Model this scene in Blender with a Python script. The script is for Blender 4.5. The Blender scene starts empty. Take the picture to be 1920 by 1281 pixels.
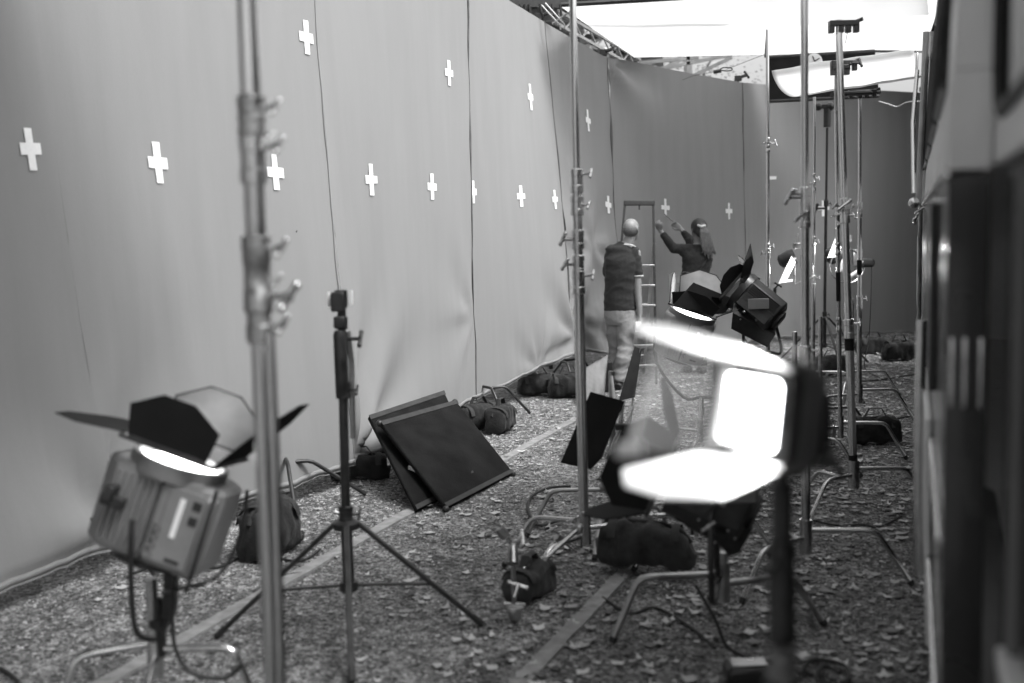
import bpy, math, random
from mathutils import Vector, Matrix, noise
random.seed(7)
R = math.radians
sc = bpy.context.scene
# ------------------------------------------------------------------ camera
F_PX, PITCH, ROLL, CAM_Z = 2050.0, R(5.85), 0.025, 1.66
FWD = Vector((0, math.cos(PITCH), -math.sin(PITCH)))
R0 = Vector((1, 0, 0)); U0 = Vector((0, math.sin(PITCH), math.cos(PITCH)))
RT = R0 * math.cos(ROLL) - U0 * math.sin(ROLL)
UP = U0 * math.cos(ROLL) + R0 * math.sin(ROLL)
cam_d = bpy.data.cameras.new('camera'); cam = bpy.data.objects.new('camera', cam_d)
sc.collection.objects.link(cam)
cam.matrix_world = Matrix.Translation((0, 0, CAM_Z)) @ Matrix((RT, UP, -FWD)).transposed().to_4x4()
cam_d.sensor_width = 36; cam_d.lens = 36 * F_PX / 1920
cam_d.clip_start = 0.05; cam_d.clip_end = 2000
cam_d.dof.use_dof = True; cam_d.dof.focus_distance = 8.2; cam_d.dof.aperture_fstop = 1.45
cam_d.dof.aperture_blades = 0
sc.camera = cam
# ------------------------------------------------------------------ sky, sun, exposure
SUN_EL, SUN_AZ = R(56), R(118)
w = bpy.data.worlds.new('World'); sc.world = w; w.use_nodes = True
nt = w.node_tree; nt.nodes.clear()
sky = nt.nodes.new('ShaderNodeTexSky'); sky.sky_type = 'NISHITA'; sky.sun_disc = False
sky.sun_elevation = SUN_EL; sky.sun_rotation = SUN_AZ; sky.air_density = 1.0; sky.dust_density = 6.0
bw = nt.nodes.new('ShaderNodeRGBToBW'); bg = nt.nodes.new('ShaderNodeBackground'); wo = nt.nodes.new('ShaderNodeOutputWorld')
nt.links.new(sky.outputs[0], bw.inputs[0]); nt.links.new(bw.outputs[0], bg.inputs[0]); nt.links.new(bg.outputs[0], wo.inputs[0])
bg.inputs[1].default_value = 0.15
sd = bpy.data.lights.new('sun', 'SUN'); sd.energy = 0.9; sd.angle = R(15)
sun = bpy.data.objects.new('sun', sd); sc.collection.objects.link(sun)
sdir = Vector((math.sin(SUN_AZ) * math.cos(SUN_EL), math.cos(SUN_AZ) * math.cos(SUN_EL), math.sin(SUN_EL)))
sun.rotation_euler = sdir.to_track_quat('Z', 'Y').to_euler()
vs = sc.view_settings; vs.view_transform = 'Standard'; vs.look = 'None'; vs.exposure = 0.0; vs.gamma = 1; vs.use_curve_mapping = False
vs.exposure = 1.2
sc.cycles.use_denoising = True
sc.cycles.max_bounces = 8; sc.cycles.transparent_max_bounces = 12
sc.cycles.sample_clamp_indirect = 6

# ------------------------------------------------------------------ pixel to place (photo pixels 1920x1281)
def at(px, py, D):
    d = FWD + RT * ((px - 960) / F_PX) + UP * (-(py - 640.5) / F_PX)
    return Vector((0, 0, CAM_Z)) + d * (D / d.y)
def gnd(px, py, z=0.0):
    d = FWD + RT * ((px - 960) / F_PX) + UP * (-(py - 640.5) / F_PX)
    return Vector((0, 0, CAM_Z)) + d * ((z - CAM_Z) / d.z)

# ------------------------------------------------------------------ materials
def mat(name, col, rough=0.6, metal=0.0, spec=0.5, var=0.0, vscale=20.0, bump=0.0, bscale=200.0, emit=0.0, stretch=None, coat=0.0, sheen=0.0, rvar=0.0):
    m = bpy.data.materials.new(name); m.use_nodes = True
    t = m.node_tree; b = t.nodes['Principled BSDF']; L = t.links.new
    b.inputs['Base Color'].default_value = (col, col, col, 1)
    b.inputs['Roughness'].default_value = rough; b.inputs['Metallic'].default_value = metal
    b.inputs['Specular IOR Level'].default_value = spec
    b.inputs['Coat Weight'].default_value = coat; b.inputs['Coat Roughness'].default_value = 0.08
    b.inputs['Sheen Weight'].default_value = sheen
    co = t.nodes.new('ShaderNodeTexCoord'); mp = t.nodes.new('ShaderNodeMapping'); L(co.outputs['Object'], mp.inputs[0])
    if stretch: mp.inputs['Scale'].default_value = stretch
    if var > 0 or rvar > 0:
        n = t.nodes.new('ShaderNodeTexNoise'); n.inputs['Scale'].default_value = vscale; n.inputs['Detail'].default_value = 6
        L(mp.outputs[0], n.inputs['Vector'])
        if var > 0:
            r = t.nodes.new('ShaderNodeMapRange'); r.inputs['From Min'].default_value = 0.3; r.inputs['From Max'].default_value = 0.7
            r.inputs['To Min'].default_value = col * (1 - var); r.inputs['To Max'].default_value = col * (1 + var)
            L(n.outputs[0], r.inputs[0]); L(r.outputs[0], b.inputs['Base Color'])
        if rvar > 0:
            r = t.nodes.new('ShaderNodeMapRange'); r.inputs['From Min'].default_value = 0.3; r.inputs['From Max'].default_value = 0.7
            r.inputs['To Min'].default_value = max(0.02, rough - rvar); r.inputs['To Max'].default_value = rough + rvar
            L(n.outputs[0], r.inputs[0]); L(r.outputs[0], b.inputs['Roughness'])
    if bump > 0:
        n2 = t.nodes.new('ShaderNodeTexNoise'); n2.inputs['Scale'].default_value = bscale; n2.inputs['Detail'].default_value = 5
        L(mp.outputs[0], n2.inputs['Vector'])
        bp = t.nodes.new('ShaderNodeBump'); bp.inputs['Strength'].default_value = bump; bp.inputs['Distance'].default_value = 0.01
        L(n2.outputs[0], bp.inputs['Height']); L(bp.outputs[0], b.inputs['Normal'])
    if emit > 0:
        b.inputs['Emission Color'].default_value = (1, 1, 1, 1); b.inputs['Emission Strength'].default_value = emit
    return m
M = {}
M['chrome'] = mat('chromed_steel', 0.6, 0.22, 1.0, var=0.06, vscale=7, rvar=0.04)
M['steel_dull'] = mat('worn_steel', 0.4, 0.38, 1.0, var=0.25, vscale=14, rvar=0.12)
M['black_metal'] = mat('black_metal', 0.022, 0.42, 0.0, 0.5, var=0.4, vscale=25, rvar=0.12)
M['black_matte'] = mat('black_flag_cloth', 0.014, 0.9, 0.0, 0.2, var=0.25, vscale=6, bump=0.25, bscale=500)
M['black_board'] = mat('black_board_cloth', 0.008, 0.8, 0.0, 0.12, var=0.6, vscale=5, bump=0.3, bscale=90)
M['hem'] = mat('dark_grey_hem', 0.026, 0.8, var=0.3, vscale=12, bump=0.2)
M['bag'] = mat('black_canvas', 0.016, 0.8, 0.0, 0.3, var=0.5, vscale=14, bump=0.5, bscale=60, sheen=0.1)
M['bag_dusty'] = mat('dusty_black_canvas', 0.035, 0.85, 0.0, 0.3, var=0.6, vscale=10, bump=0.5, bscale=50, sheen=0.15)
M['rubber'] = mat('black_rubber', 0.02, 0.6, var=0.3)
M['grey_house'] = mat('light_grey_lamp_paint', 0.2, 0.42, 0.0, var=0.08, vscale=15, bump=0.05)
M['grey_mid'] = mat('mid_grey_lamp_paint', 0.16, 0.45, var=0.1, vscale=15)
M['white_tape'] = mat('white_gaffer_tape', 0.82, 0.7, var=0.04, vscale=60, bump=0.1)
M['door_in'] = mat('worn_barndoor_face', 0.05, 0.55, var=0.3, vscale=9)
M['white_paint'] = mat('white_painted_metal', 0.6, 0.45, var=0.05)
M['print_black'] = mat('black_print', 0.02, 0.6)
M['kerb'] = mat('pale_concrete_edging', 0.26, 0.9, var=0.25, vscale=18, bump=0.4, bscale=120)
M['trouser'] = mat('pale_cotton_twill', 0.24, 0.85, var=0.12, vscale=14, bump=0.6, bscale=22)
M['polo'] = mat('dark_pique_cotton', 0.03, 0.85, 0.0, 0.2, var=0.08, vscale=16, bump=0.5, bscale=18, sheen=0.1)
M['jumper'] = mat('charcoal_knit', 0.03, 0.9, 0.0, 0.2, var=0.25, vscale=30, bump=0.6, bscale=26, sheen=0.1)
M['skin'] = mat('skin', 0.24, 0.5, var=0.08, vscale=14)
M['hair'] = mat('dark_hair', 0.03, 0.45, var=0.5, vscale=40, stretch=(6, 6, 0.6), bump=0.6, bscale=40)
M['hair_long'] = mat('light_brown_hair', 0.13, 0.45, var=0.5, vscale=40, stretch=(6, 6, 0.6), bump=0.6, bscale=40)
M['stubble'] = mat('cropped_hair', 0.1, 0.7, var=0.25, vscale=90)
M['denim'] = mat('dark_denim', 0.06, 0.85, var=0.2, bump=0.4, bscale=30)
M['shoe'] = mat('dark_shoe', 0.03, 0.5, var=0.3)
M['ally'] = mat('ladder_aluminium', 0.5, 0.35, 1.0, var=0.15, vscale=12)
M['ladder_dark'] = mat('ladder_dark_rail', 0.04, 0.5, var=0.2)
M['bus_light'] = mat('pale_bus_paint', 0.82, 0.35, 0.0, coat=0.4, var=0.05, vscale=4, rvar=0.08)
M['bus_dark'] = mat('dark_bus_paint', 0.022, 0.25, 0.0, coat=0.6, var=0.15, vscale=3, rvar=0.07)
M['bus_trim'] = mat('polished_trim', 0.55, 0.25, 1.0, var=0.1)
M['truss'] = mat('galvanised_steel', 0.3, 0.5, 0.6, var=0.2, vscale=5)
M['bark'] = mat('tree_bark', 0.1, 0.9, var=0.3, bump=0.5)
M['lamp_on'] = mat('lit_lamp_glass', 0.9, 0.4, emit=9.0)
M['lamp_strip'] = mat('lit_lamp_glass_bright', 0.9, 0.4, emit=6.0)

def glass_mat(name, col, rough, alpha):
    m = bpy.data.materials.new(name); m.use_nodes = True; t = m.node_tree; b = t.nodes['Principled BSDF']
    b.inputs['Base Color'].default_value = (col, col, col, 1); b.inputs['Roughness'].default_value = rough
    b.inputs['Alpha'].default_value = alpha; b.inputs['Specular IOR Level'].default_value = 0.8
    return m
M['window'] = mat('dark_window_glass', 0.008, 0.06, 0.0, 0.6)
M['fresnel'] = mat('fresnel_glass', 0.25, 0.15, 0.3)
def sheet_mat(name, col, transp, transl):
    """thin cloth or gel: diffuse + translucent, part see-through"""
    m = bpy.data.materials.new(name); m.use_nodes = True; t = m.node_tree; t.nodes.clear(); L = t.links.new
    o = t.nodes.new('ShaderNodeOutputMaterial'); d = t.nodes.new('ShaderNodeBsdfDiffuse'); l = t.nodes.new('ShaderNodeBsdfTranslucent')
    tr = t.nodes.new('ShaderNodeBsdfTransparent'); a = t.nodes.new('ShaderNodeMixShader'); b = t.nodes.new('ShaderNodeMixShader')
    g = t.nodes.new('ShaderNodeBsdfGlossy'); g.inputs['Roughness'].default_value = 0.15
    c = t.nodes.new('ShaderNodeMixShader'); c.inputs[0].default_value = 0.12 if transp > 0 else 0.0
    for s in (d, l): s.inputs['Color'].default_value = (col, col, col, 1)
    a.inputs[0].default_value = transl; b.inputs[0].default_value = transp
    L(d.outputs[0], a.inputs[1]); L(l.outputs[0], a.inputs[2]); L(a.outputs[0], c.inputs[1]); L(g.outputs[0], c.inputs[2])
    L(c.outputs[0], b.inputs[1]); L(tr.outputs[0], b.inputs[2]); L(b.outputs[0], o.inputs[0])
    return m
M['silk'] = sheet_mat('white_diffusion_silk', 0.6, 0.0, 0.62)
M['gel'] = sheet_mat('clear_diffusion_gel', 0.85, 0.74, 0.5)
M['gel_edge'] = sheet_mat('taped_gel_edge', 0.85, 0.4, 0.45)
M['silk_far'] = sheet_mat('far_white_silk', 0.74, 0.0, 0.76)
M['bounce'] = mat('white_bounce_sheet', 0.5, 0.5)

def backdrop_mat():
    m = bpy.data.materials.new('grey_backdrop_cloth'); m.use_nodes = True; t = m.node_tree; b = t.nodes['Principled BSDF']; L = t.links.new
    co = t.nodes.new('ShaderNodeTexCoord')
    def nz(scale, sv, det):
        mp = t.nodes.new('ShaderNodeMapping'); mp.inputs['Scale'].default_value = sv; L(co.outputs['Object'], mp.inputs[0])
        n = t.nodes.new('ShaderNodeTexNoise'); n.inputs['Scale'].default_value = scale; n.inputs['Detail'].default_value = det; L(mp.outputs[0], n.inputs['Vector']); return n
    n1 = nz(1.6, (1, 1, 0.35), 4); n2 = nz(7, (1, 1, 0.12), 5); n3 = nz(160, (1, 1, 1), 2)
    # base colour: cloth grey with slight creases wear
    r = t.nodes.new('ShaderNodeMapRange'); r.inputs['To Min'].default_value = 0.2; r.inputs['To Max'].default_value = 0.275
    mx = t.nodes.new('ShaderNodeMath'); mx.operation = 'ADD'; ml = t.nodes.new('ShaderNodeMath'); ml.operation = 'MULTIPLY'; ml.inputs[1].default_value = 0.5
    L(n2.outputs[0], ml.inputs[0]); L(ml.outputs[0], mx.inputs[0]); 
    m2 = t.nodes.new('ShaderNodeMath'); m2.operation = 'MULTIPLY'; m2.inputs[1].default_value = 0.25; L(n3.outputs[0], m2.inputs[0]); n4 = nz(.9, (1, 1, .6), 6); m4 = t.nodes.new('ShaderNodeMath'); m4.operation = 'MULTIPLY_ADD'; m4.inputs[1].default_value = 0.35; L(n4.outputs[0], m4.inputs[0]); L(m2.outputs[0], m4.inputs[2]); L(m4.outputs[0], mx.inputs[1])
    L(mx.outputs[0], r.inputs[0]); L(r.outputs[0], b.inputs['Base Color'])
    b.inputs['Roughness'].default_value = 0.85; b.inputs['Specular IOR Level'].default_value = 0.2; b.inputs['Sheen Weight'].default_value = 0.1
    bp = t.nodes.new('ShaderNodeBump'); bp.inputs['Strength'].default_value = 0.25; bp.inputs['Distance'].default_value = 0.03
    bp2 = t.nodes.new('ShaderNodeBump'); bp2.inputs['Strength'].default_value = 0.11; bp2.inputs['Distance'].default_value = 0.02
    L(n1.outputs[0], bp.inputs['Height']); L(n2.outputs[0], bp2.inputs['Height']); L(bp.outputs[0], bp2.inputs['Normal'])
    bp3 = t.nodes.new('ShaderNodeBump'); bp3.inputs['Strength'].default_value = 0.35; bp3.inputs['Distance'].default_value = 0.002
    L(n3.outputs[0], bp3.inputs['Height']); L(bp2.outputs[0], bp3.inputs['Normal']); L(bp3.outputs[0], b.inputs['Normal'])
    return m
M['backdrop'] = backdrop_mat()

def ground_mat():
    m = bpy.data.materials.new('gravel_and_leaf_litter'); m.use_nodes = True; t = m.node_tree; b = t.nodes['Principled BSDF']; L = t.links.new
    co = t.nodes.new('ShaderNodeTexCoord')
    v = t.nodes.new('ShaderNodeTexVoronoi'); v.inputs['Scale'].default_value = 75; L(co.outputs['Object'], v.inputs['Vector'])
    v2 = t.nodes.new('ShaderNodeTexVoronoi'); v2.inputs['Scale'].default_value = 24; L(co.outputs['Object'], v2.inputs['Vector'])
    n = t.nodes.new('ShaderNodeTexNoise'); n.inputs['Scale'].default_value = 2.2; n.inputs['Detail'].default_value = 8; n.inputs['Roughness'].default_value = 0.7; L(co.outputs['Object'], n.inputs['Vector'])
    s = t.nodes.new('ShaderNodeSeparateColor'); L(v.outputs['Color'], s.inputs[0])
    s2 = t.nodes.new('ShaderNodeSeparateColor'); L(v2.outputs['Color'], s2.inputs[0])
    r = t.nodes.new('ShaderNodeMapRange'); r.inputs['To Min'].default_value = 0.04; r.inputs['To Max'].default_value = 0.34; L(s.outputs[0], r.inputs[0])
    r2 = t.nodes.new('ShaderNodeMapRange'); r2.inputs['To Min'].default_value = 0.6; r2.inputs['To Max'].default_value = 1.35; L(s2.outputs[0], r2.inputs[0])
    r3 = t.nodes.new('ShaderNodeMapRange'); r3.inputs['From Min'].default_value = 0.3; r3.inputs['From Max'].default_value = 0.7; r3.inputs['To Min'].default_value = 0.4; r3.inputs['To Max'].default_value = 1.45; L(n.outputs[0], r3.inputs[0])
    a = t.nodes.new('ShaderNodeMath'); a.operation = 'MULTIPLY'; L(r.outputs[0], a.inputs[0]); L(r2.outputs[0], a.inputs[1])
    c = t.nodes.new('ShaderNodeMath'); c.operation = 'MULTIPLY'; L(a.outputs[0], c.inputs[0]); L(r3.outputs[0], c.inputs[1]); L(c.outputs[0], b.inputs['Base Color'])
    b.inputs['Roughness'].default_value = 0.9
    bp = t.nodes.new('ShaderNodeBump'); bp.inputs['Strength'].default_value = 1.0; bp.inputs['Distance'].default_value = 0.012; bp.invert = True
    L(v.outputs['Distance'], bp.inputs['Height'])
    bp2 = t.nodes.new('ShaderNodeBump'); bp2.inputs['Strength'].default_value = 0.9; bp2.inputs['Distance'].default_value = 0.03
    L(v2.outputs['Distance'], bp2.inputs['Height']); L(bp.outputs[0], bp2.inputs['Normal']); L(bp2.outputs[0], b.inputs['Normal'])
    return m
M['ground'] = ground_mat()
def island_mat(name, lo, hi, rough=0.8, transl=0.0):
    m = bpy.data.materials.new(name); m.use_nodes = True; t = m.node_tree; b = t.nodes['Principled BSDF']; L = t.links.new
    g = t.nodes.new('ShaderNodeNewGeometry'); r = t.nodes.new('ShaderNodeMapRange'); r.inputs['To Min'].default_value = lo; r.inputs['To Max'].default_value = hi
    L(g.outputs['Random Per Island'], r.inputs[0]); L(r.outputs[0], b.inputs['Base Color']); b.inputs['Roughness'].default_value = rough
    return m
M['leaf'] = island_mat('dry_fallen_leaf', 0.05, 0.62, 0.6)
M['pebble'] = island_mat('gravel_stone', 0.04, 0.46, 0.85)
M['crown'] = island_mat('tree_leaf', 0.15, 0.35, 0.6)

# ------------------------------------------------------------------ mesh building
ORG = {}
def frame(z, x=None):
    """3x3 with columns x,y,z; z along the given vector"""
    z = Vector(z).normalized()
    x = Vector(x) if x is not None else (Vector((0, 0, 1)) if abs(z.z) < 0.9 else Vector((1, 0, 0))).cross(z)
    y = z.cross(x).normalized(); x = y.cross(z).normalized()
    return Matrix((x, y, z)).transposed()
def mtx(o, z, x=None): return Matrix.Translation(o) @ frame(z, x).to_4x4()
class MB:
    def __init__(s): s.v = []; s.f = []
    def add(s, vs, fs, m=None):
        k = len(s.v)
        s.v += [(m @ Vector(p)) if m is not None else Vector(p) for p in vs]
        s.f += [tuple(i + k for i in f) for f in fs]; return s
    def box(s, c, size, m=None):
        c = Vector(c); a, b, d = [q / 2 for q in size]
        vs = [c + Vector((x * a, y * b, z * d)) for x in (-1, 1) for y in (-1, 1) for z in (-1, 1)]
        return s.add(vs, [(0, 1, 3, 2), (4, 6, 7, 5), (0, 4, 5, 1), (2, 3, 7, 6), (0, 2, 6, 4), (1, 5, 7, 3)], m)
    def bar(s, a, b, wx, wy, up=None):
        a = Vector(a); b = Vector(b); L = (b - a).length
        return s.box((0, 0, L / 2), (wx, wy, L), mtx(a, b - a, up))
    def loft(s, pts, rad, n=14, ref=None, cap=True, closed=False):
        """rings of ellipses (rx, ry) along pts; ref = direction of rx"""
        pts = [Vector(p) for p in pts]; N = len(pts)
        if not isinstance(rad, (list, tuple)): rad = [rad] * N
        rings = []; x = None
        for i, p in enumerate(pts):
            if closed: d = pts[(i + 1) % N] - pts[i - 1]
            else: d = pts[min(i + 1, N - 1)] - pts[max(i - 1, 0)]
            if d.length < 1e-9: d = Vector((0, 0, 1))
            d.normalize()
            if ref is not None: x = Vector(ref)
            elif x is None: x = Vector((0, 0, 1)).cross(d) if abs(d.z) < 0.9 else Vector((1, 0, 0))
            x = x - d * x.dot(d)
            if x.length < 1e-6: x = Vector((1, 0, 0)) - d * d.x
            x.normalize(); y = d.cross(x)
            r = rad[i]; rx, ry = (r if isinstance(r, (tuple, list)) else (r, r))
            rings.append([p + x * (rx * math.cos(2 * math.pi * k / n)) + y * (ry * math.sin(2 * math.pi * k / n)) for k in range(n)])
        k0 = len(s.v)
        for r in rings: s.v += r
        for i in range(N if closed else N - 1):
            for k in range(n):
                j = (k + 1) % n; i2 = (i + 1) % N
                s.f.append((k0 + i * n + k, k0 + i * n + j, k0 + i2 * n + j, k0 + i2 * n + k))
        if cap and not closed:
            s.f.append(tuple(k0 + k for k in range(n - 1, -1, -1))); s.f.append(tuple(k0 + (N - 1) * n + k for k in range(n)))
        return s
    def tube(s, pts, r, n=12, smooth=0):
        pts = [Vector(p) for p in pts]
        if smooth: pts = spline(pts, smooth)
        return s.loft(pts, r, n)
    def lathe(s, a, d, prof, n=20):
        """prof: (distance along d, radius) from a"""
        a = Vector(a); d = Vector(d).normalized()
        return s.loft([a + d * t for t, _ in prof], [max(q, 1e-4) for _, q in prof], n, ref=frame(d).col[0]) if False else s._lathe(a, d, prof, n)
    def _lathe(s, a, d, prof, n):
        fr = frame(d); x = fr.col[0]; y = fr.col[1]; k0 = len(s.v)
        for t, q in prof:
            for k in range(n): s.v.append(a + d * t + x * (q * math.cos(2 * math.pi * k / n)) + y * (q * math.sin(2 * math.pi * k / n)))
        for i in range(len(prof) - 1):
            for k in range(n):
                j = (k + 1) % n; s.f.append((k0 + i * n + k, k0 + i * n + j, k0 + (i + 1) * n + j, k0 + (i + 1) * n + k))
        s.f.append(tuple(k0 + k for k in range(n - 1, -1, -1))); s.f.append(tuple(k0 + (len(prof) - 1) * n + k for k in range(n)))
        return s
    def ball(s, c, r, m=None, nu=14, nv=9):
        c = Vector(c); r = r if isinstance(r, (tuple, list)) else (r, r, r); k0 = len(s.v); q = []
        for i in range(1, nv):
            a = math.pi * i / nv
            for k in range(nu):
                b = 2 * math.pi * k / nu; q.append(Vector((r[0] * math.sin(a) * math.cos(b), r[1] * math.sin(a) * math.sin(b), r[2] * math.cos(a))))
        q.append(Vector((0, 0, r[2]))); q.append(Vector((0, 0, -r[2])))
        s.v += [((m @ p) if m is not None else p) + c for p in q]
        for i in range(nv - 2):
            for k in range(nu):
                j = (k + 1) % nu; s.f.append((k0 + i * nu + k, k0 + (i + 1) * nu + k, k0 + (i + 1) * nu + j, k0 + i * nu + j))
        t = k0 + (nv - 1) * nu
        for k in range(nu):
            j = (k + 1) % nu; s.f.append((t, k0 + k, k0 + j)); s.f.append((t + 1, k0 + (nv - 2) * nu + j, k0 + (nv - 2) * nu + k))
        return s
    def prism(s, poly, th, m=None):
        """2D poly in xy, thickness along z centred"""
        n = len(poly); vs = [(x, y, -th / 2) for x, y in poly] + [(x, y, th / 2) for x, y in poly]
        fs = [tuple(range(n - 1, -1, -1)), tuple(range(n, 2 * n))] + [(i, (i + 1) % n, n + (i + 1) % n, n + i) for i in range(n)]
        return s.add(vs, fs, m)
    def quad(s, a, b, c, d, th):
        """slab through four corners"""
        a, b, c, d = map(Vector, (a, b, c, d)); nrm = (b - a).cross(d - a).normalized() * (th / 2)
        vs = [p - nrm for p in (a, b, c, d)] + [p + nrm for p in (a, b, c, d)]
        return s.add(vs, [(3, 2, 1, 0), (4, 5, 6, 7), (0, 1, 5, 4), (1, 2, 6, 5), (2, 3, 7, 6), (3, 0, 4, 7)])
    def build(s, name, m, parent=None, bevel=0.0, angle=35, org=None, remesh=0.0, smooth_it=0, solid=0.0, subsurf=0, crease=0.0):
        me = bpy.data.meshes.new(name)
        o0 = ORG[parent] if parent is not None else (Vector(org) if org is not None else Vector((0, 0, 0)))
        me.from_pydata([tuple(p - o0) for p in s.v], [], s.f); me.update()
        ob = bpy.data.objects.new(name, me); sc.collection.objects.link(ob)
        if remesh > 0:
            md = ob.modifiers.new('r', 'REMESH'); md.mode = 'VOXEL'; md.voxel_size = remesh
            if smooth_it: m2 = ob.modifiers.new('s', 'SMOOTH'); m2.iterations = smooth_it; m2.factor = 0.5
            dg = bpy.context.evaluated_depsgraph_get(); me2 = bpy.data.meshes.new_from_object(ob.evaluated_get(dg)); ob.modifiers.clear(); ob.data = me2; me = me2
            me.materials.clear()
            if crease:
                nn = [v.normal.copy() for v in me.vertices]
                for v, q in zip(me.vertices, nn):
                    p = v.co; a = noise.noise((p.x * 4 + p.z * 3, p.y * 4, p.z * 9)); b = noise.noise((p.x * 8, p.y * 8 + 5, p.z * 16 - p.x * 7)); v.co = p + q * crease * ((1 - abs(a) * 3.2) + .5 * (1 - abs(b) * 3))
        me.materials.append(M[m] if isinstance(m, str) else m)
        me.shade_smooth()
        if angle < 180: me.set_sharp_from_angle(angle=R(angle))
        if subsurf: q = ob.modifiers.new('sub', 'SUBSURF'); q.levels = subsurf; q.render_levels = subsurf
        if solid: q = ob.modifiers.new('solid', 'SOLIDIFY'); q.thickness = solid; q.offset = 0
        if bevel: q = ob.modifiers.new('bev', 'BEVEL'); q.width = bevel; q.segments = 2; q.limit_method = 'ANGLE'; q.angle_limit = R(40)
        if parent is not None: ob.parent = parent
        elif org is not None: ob.location = o0
        ORG[ob] = o0.copy()
        return ob
def spline(p, k):
    out = []
    for i in range(len(p) - 1):
        a = p[max(i - 1, 0)]; b = p[i]; c = p[i + 1]; d = p[min(i + 2, len(p) - 1)]
        for j in range(k):
            t = j / k
            out.append(0.5 * ((2 * b) + (c - a) * t + (2 * a - 5 * b + 4 * c - d) * t * t + (3 * b - a - 3 * c + d) * t ** 3))
    out.append(p[-1]); return out
def thing(name, label, cat, loc, group=None):
    o = bpy.data.objects.new(name, None); sc.collection.objects.link(o); o.location = loc; o.empty_display_size = 0.1
    o['label'] = label; o['category'] = cat
    if group: o['group'] = group
    ORG[o] = Vector(loc); return o
def tag(o, label, cat, group=None):
    o['label'] = label; o['category'] = cat
    if group: o['group'] = group
    return o
# ================================================================== SETTING
g = MB(); g.add([(-300, -60, 0), (300, -60, 0), (300, 600, 0), (-300, 600, 0)], [(0, 1, 2, 3)])
gr = g.build('ground', 'ground'); gr['kind'] = 'structure'

# ---- ground covering that nobody could count
def wall_x(y):   # foot of the backdrop
    return -2.7 + 0.385 * (y - 3.6)
def bus_x(y): return 0.07 + 0.367 * y
def in_set(y, m=0.0): return random.uniform(max(wall_x(y) - 0.9, -0.55 * y) - m, min(bus_x(y) + 0.1, 0.5 * y + 0.3))
lb = MB()
def leaf(x, y, s, z=0.006):
    a = random.uniform(0, 6.28); n = random.choice((6, 8, 8, 10)); ca, sa = math.cos(a), math.sin(a)
    cx = random.uniform(-.5, .9) * s; cy = random.uniform(-.5, .9) * s; tlx = random.uniform(-.35, .35); tly = random.uniform(-.35, .35)
    k = len(lb.v); asp = random.uniform(.5, .9)
    lb.v.append(Vector((x, y, z + s * 0.12)))
    for i in range(n):
        t = 2 * math.pi * i / n; r = s * (random.uniform(.8, 1.05) if i % 2 == 0 else random.uniform(.45, .7)) * 0.5
        px, py = r * math.cos(t), r * math.sin(t) * asp
        h = abs(px * tlx + py * tly) + abs(cx) * (px / s) ** 2 * 1.2 + abs(cy) * (py / s) ** 2 * 1.2
        lb.v.append(Vector((x + px * ca - py * sa, y + px * sa + py * ca, z + h)))
    for i in range(n): lb.f.append((k, k + 1 + i, k + 1 + (i + 1) % n))
N = 0
while N < 17000:
    y = 2.2 + 15.5 * random.random() ** 0.8
    x = in_set(y)
    u = (x - wall_x(y)) / max(bus_x(y) - wall_x(y), .1)
    dens = 0.12 + 0.95 * min(1, max(0, (u - 0.12) * 1.4)) * (0.45 + 0.8 * noise.noise((x * 1.3, y * 1.3, 0)) + 0.3)
    if y < 6.5 and x < -0.6: dens *= 0.3
    N += 1
    if random.random() > dens: continue
    leaf(x, y, random.choice((random.uniform(.02, .045), random.uniform(.03, .06), random.uniform(.045, .085), random.uniform(.05, .09))))
lv = lb.build('fallen_leaves', 'leaf', angle=180); lv['kind'] = 'stuff'; tag(lv, 'dry fallen leaves and litter scattered over the gravel', 'leaves')
pb = MB()
for i in range(42000):
    y = 2.3 + 8.2 * random.random() ** 1.3; x = in_set(y, .2)
    s = random.uniform(.0035, .0095) * (0.8 + y * .06); a = random.uniform(0, 6.28); ca, sa = math.cos(a) * s, math.sin(a) * s
    q = random.uniform(.5, .9); h = s * random.uniform(.5, 1.0); k = len(pb.v)
    pb.v += [Vector((x + ca, y + sa, 0.0)), Vector((x - sa * q, y + ca * q, 0.001)), Vector((x - ca, y - sa, 0)), Vector((x + sa * q, y - ca * q, 0.001)), Vector((x + ca * .2, y + sa * .2, h))]
    pb.f += [(k, k + 1, k + 4), (k + 1, k + 2, k + 4), (k + 2, k + 3, k + 4), (k + 3, k, k + 4)]
pv = pb.build('gravel_stones', 'pebble', angle=180); pv['kind'] = 'stuff'; tag(pv, 'loose grey gravel stones covering the ground', 'gravel')

# twigs lying among the leaves
tw = MB()
for i in range(420):
    y = 2.4 + 11 * random.random(); x = in_set(y); a = random.uniform(0, 6.28); l = random.uniform(.04, .16); c_, s_ = math.cos(a) * l, math.sin(a) * l
    tw.tube([(x, y, .008), (x + c_ * .5 + random.uniform(-.01, .01), y + s_ * .5 + random.uniform(-.01, .01), .014), (x + c_, y + s_, .007)], random.uniform(.0012, .003), 5)
tq = tw.build('twigs', 'bark', angle=180); tq['kind'] = 'stuff'; tag(tq, 'thin dark twigs lying among the leaves on the gravel', 'twigs')

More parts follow.
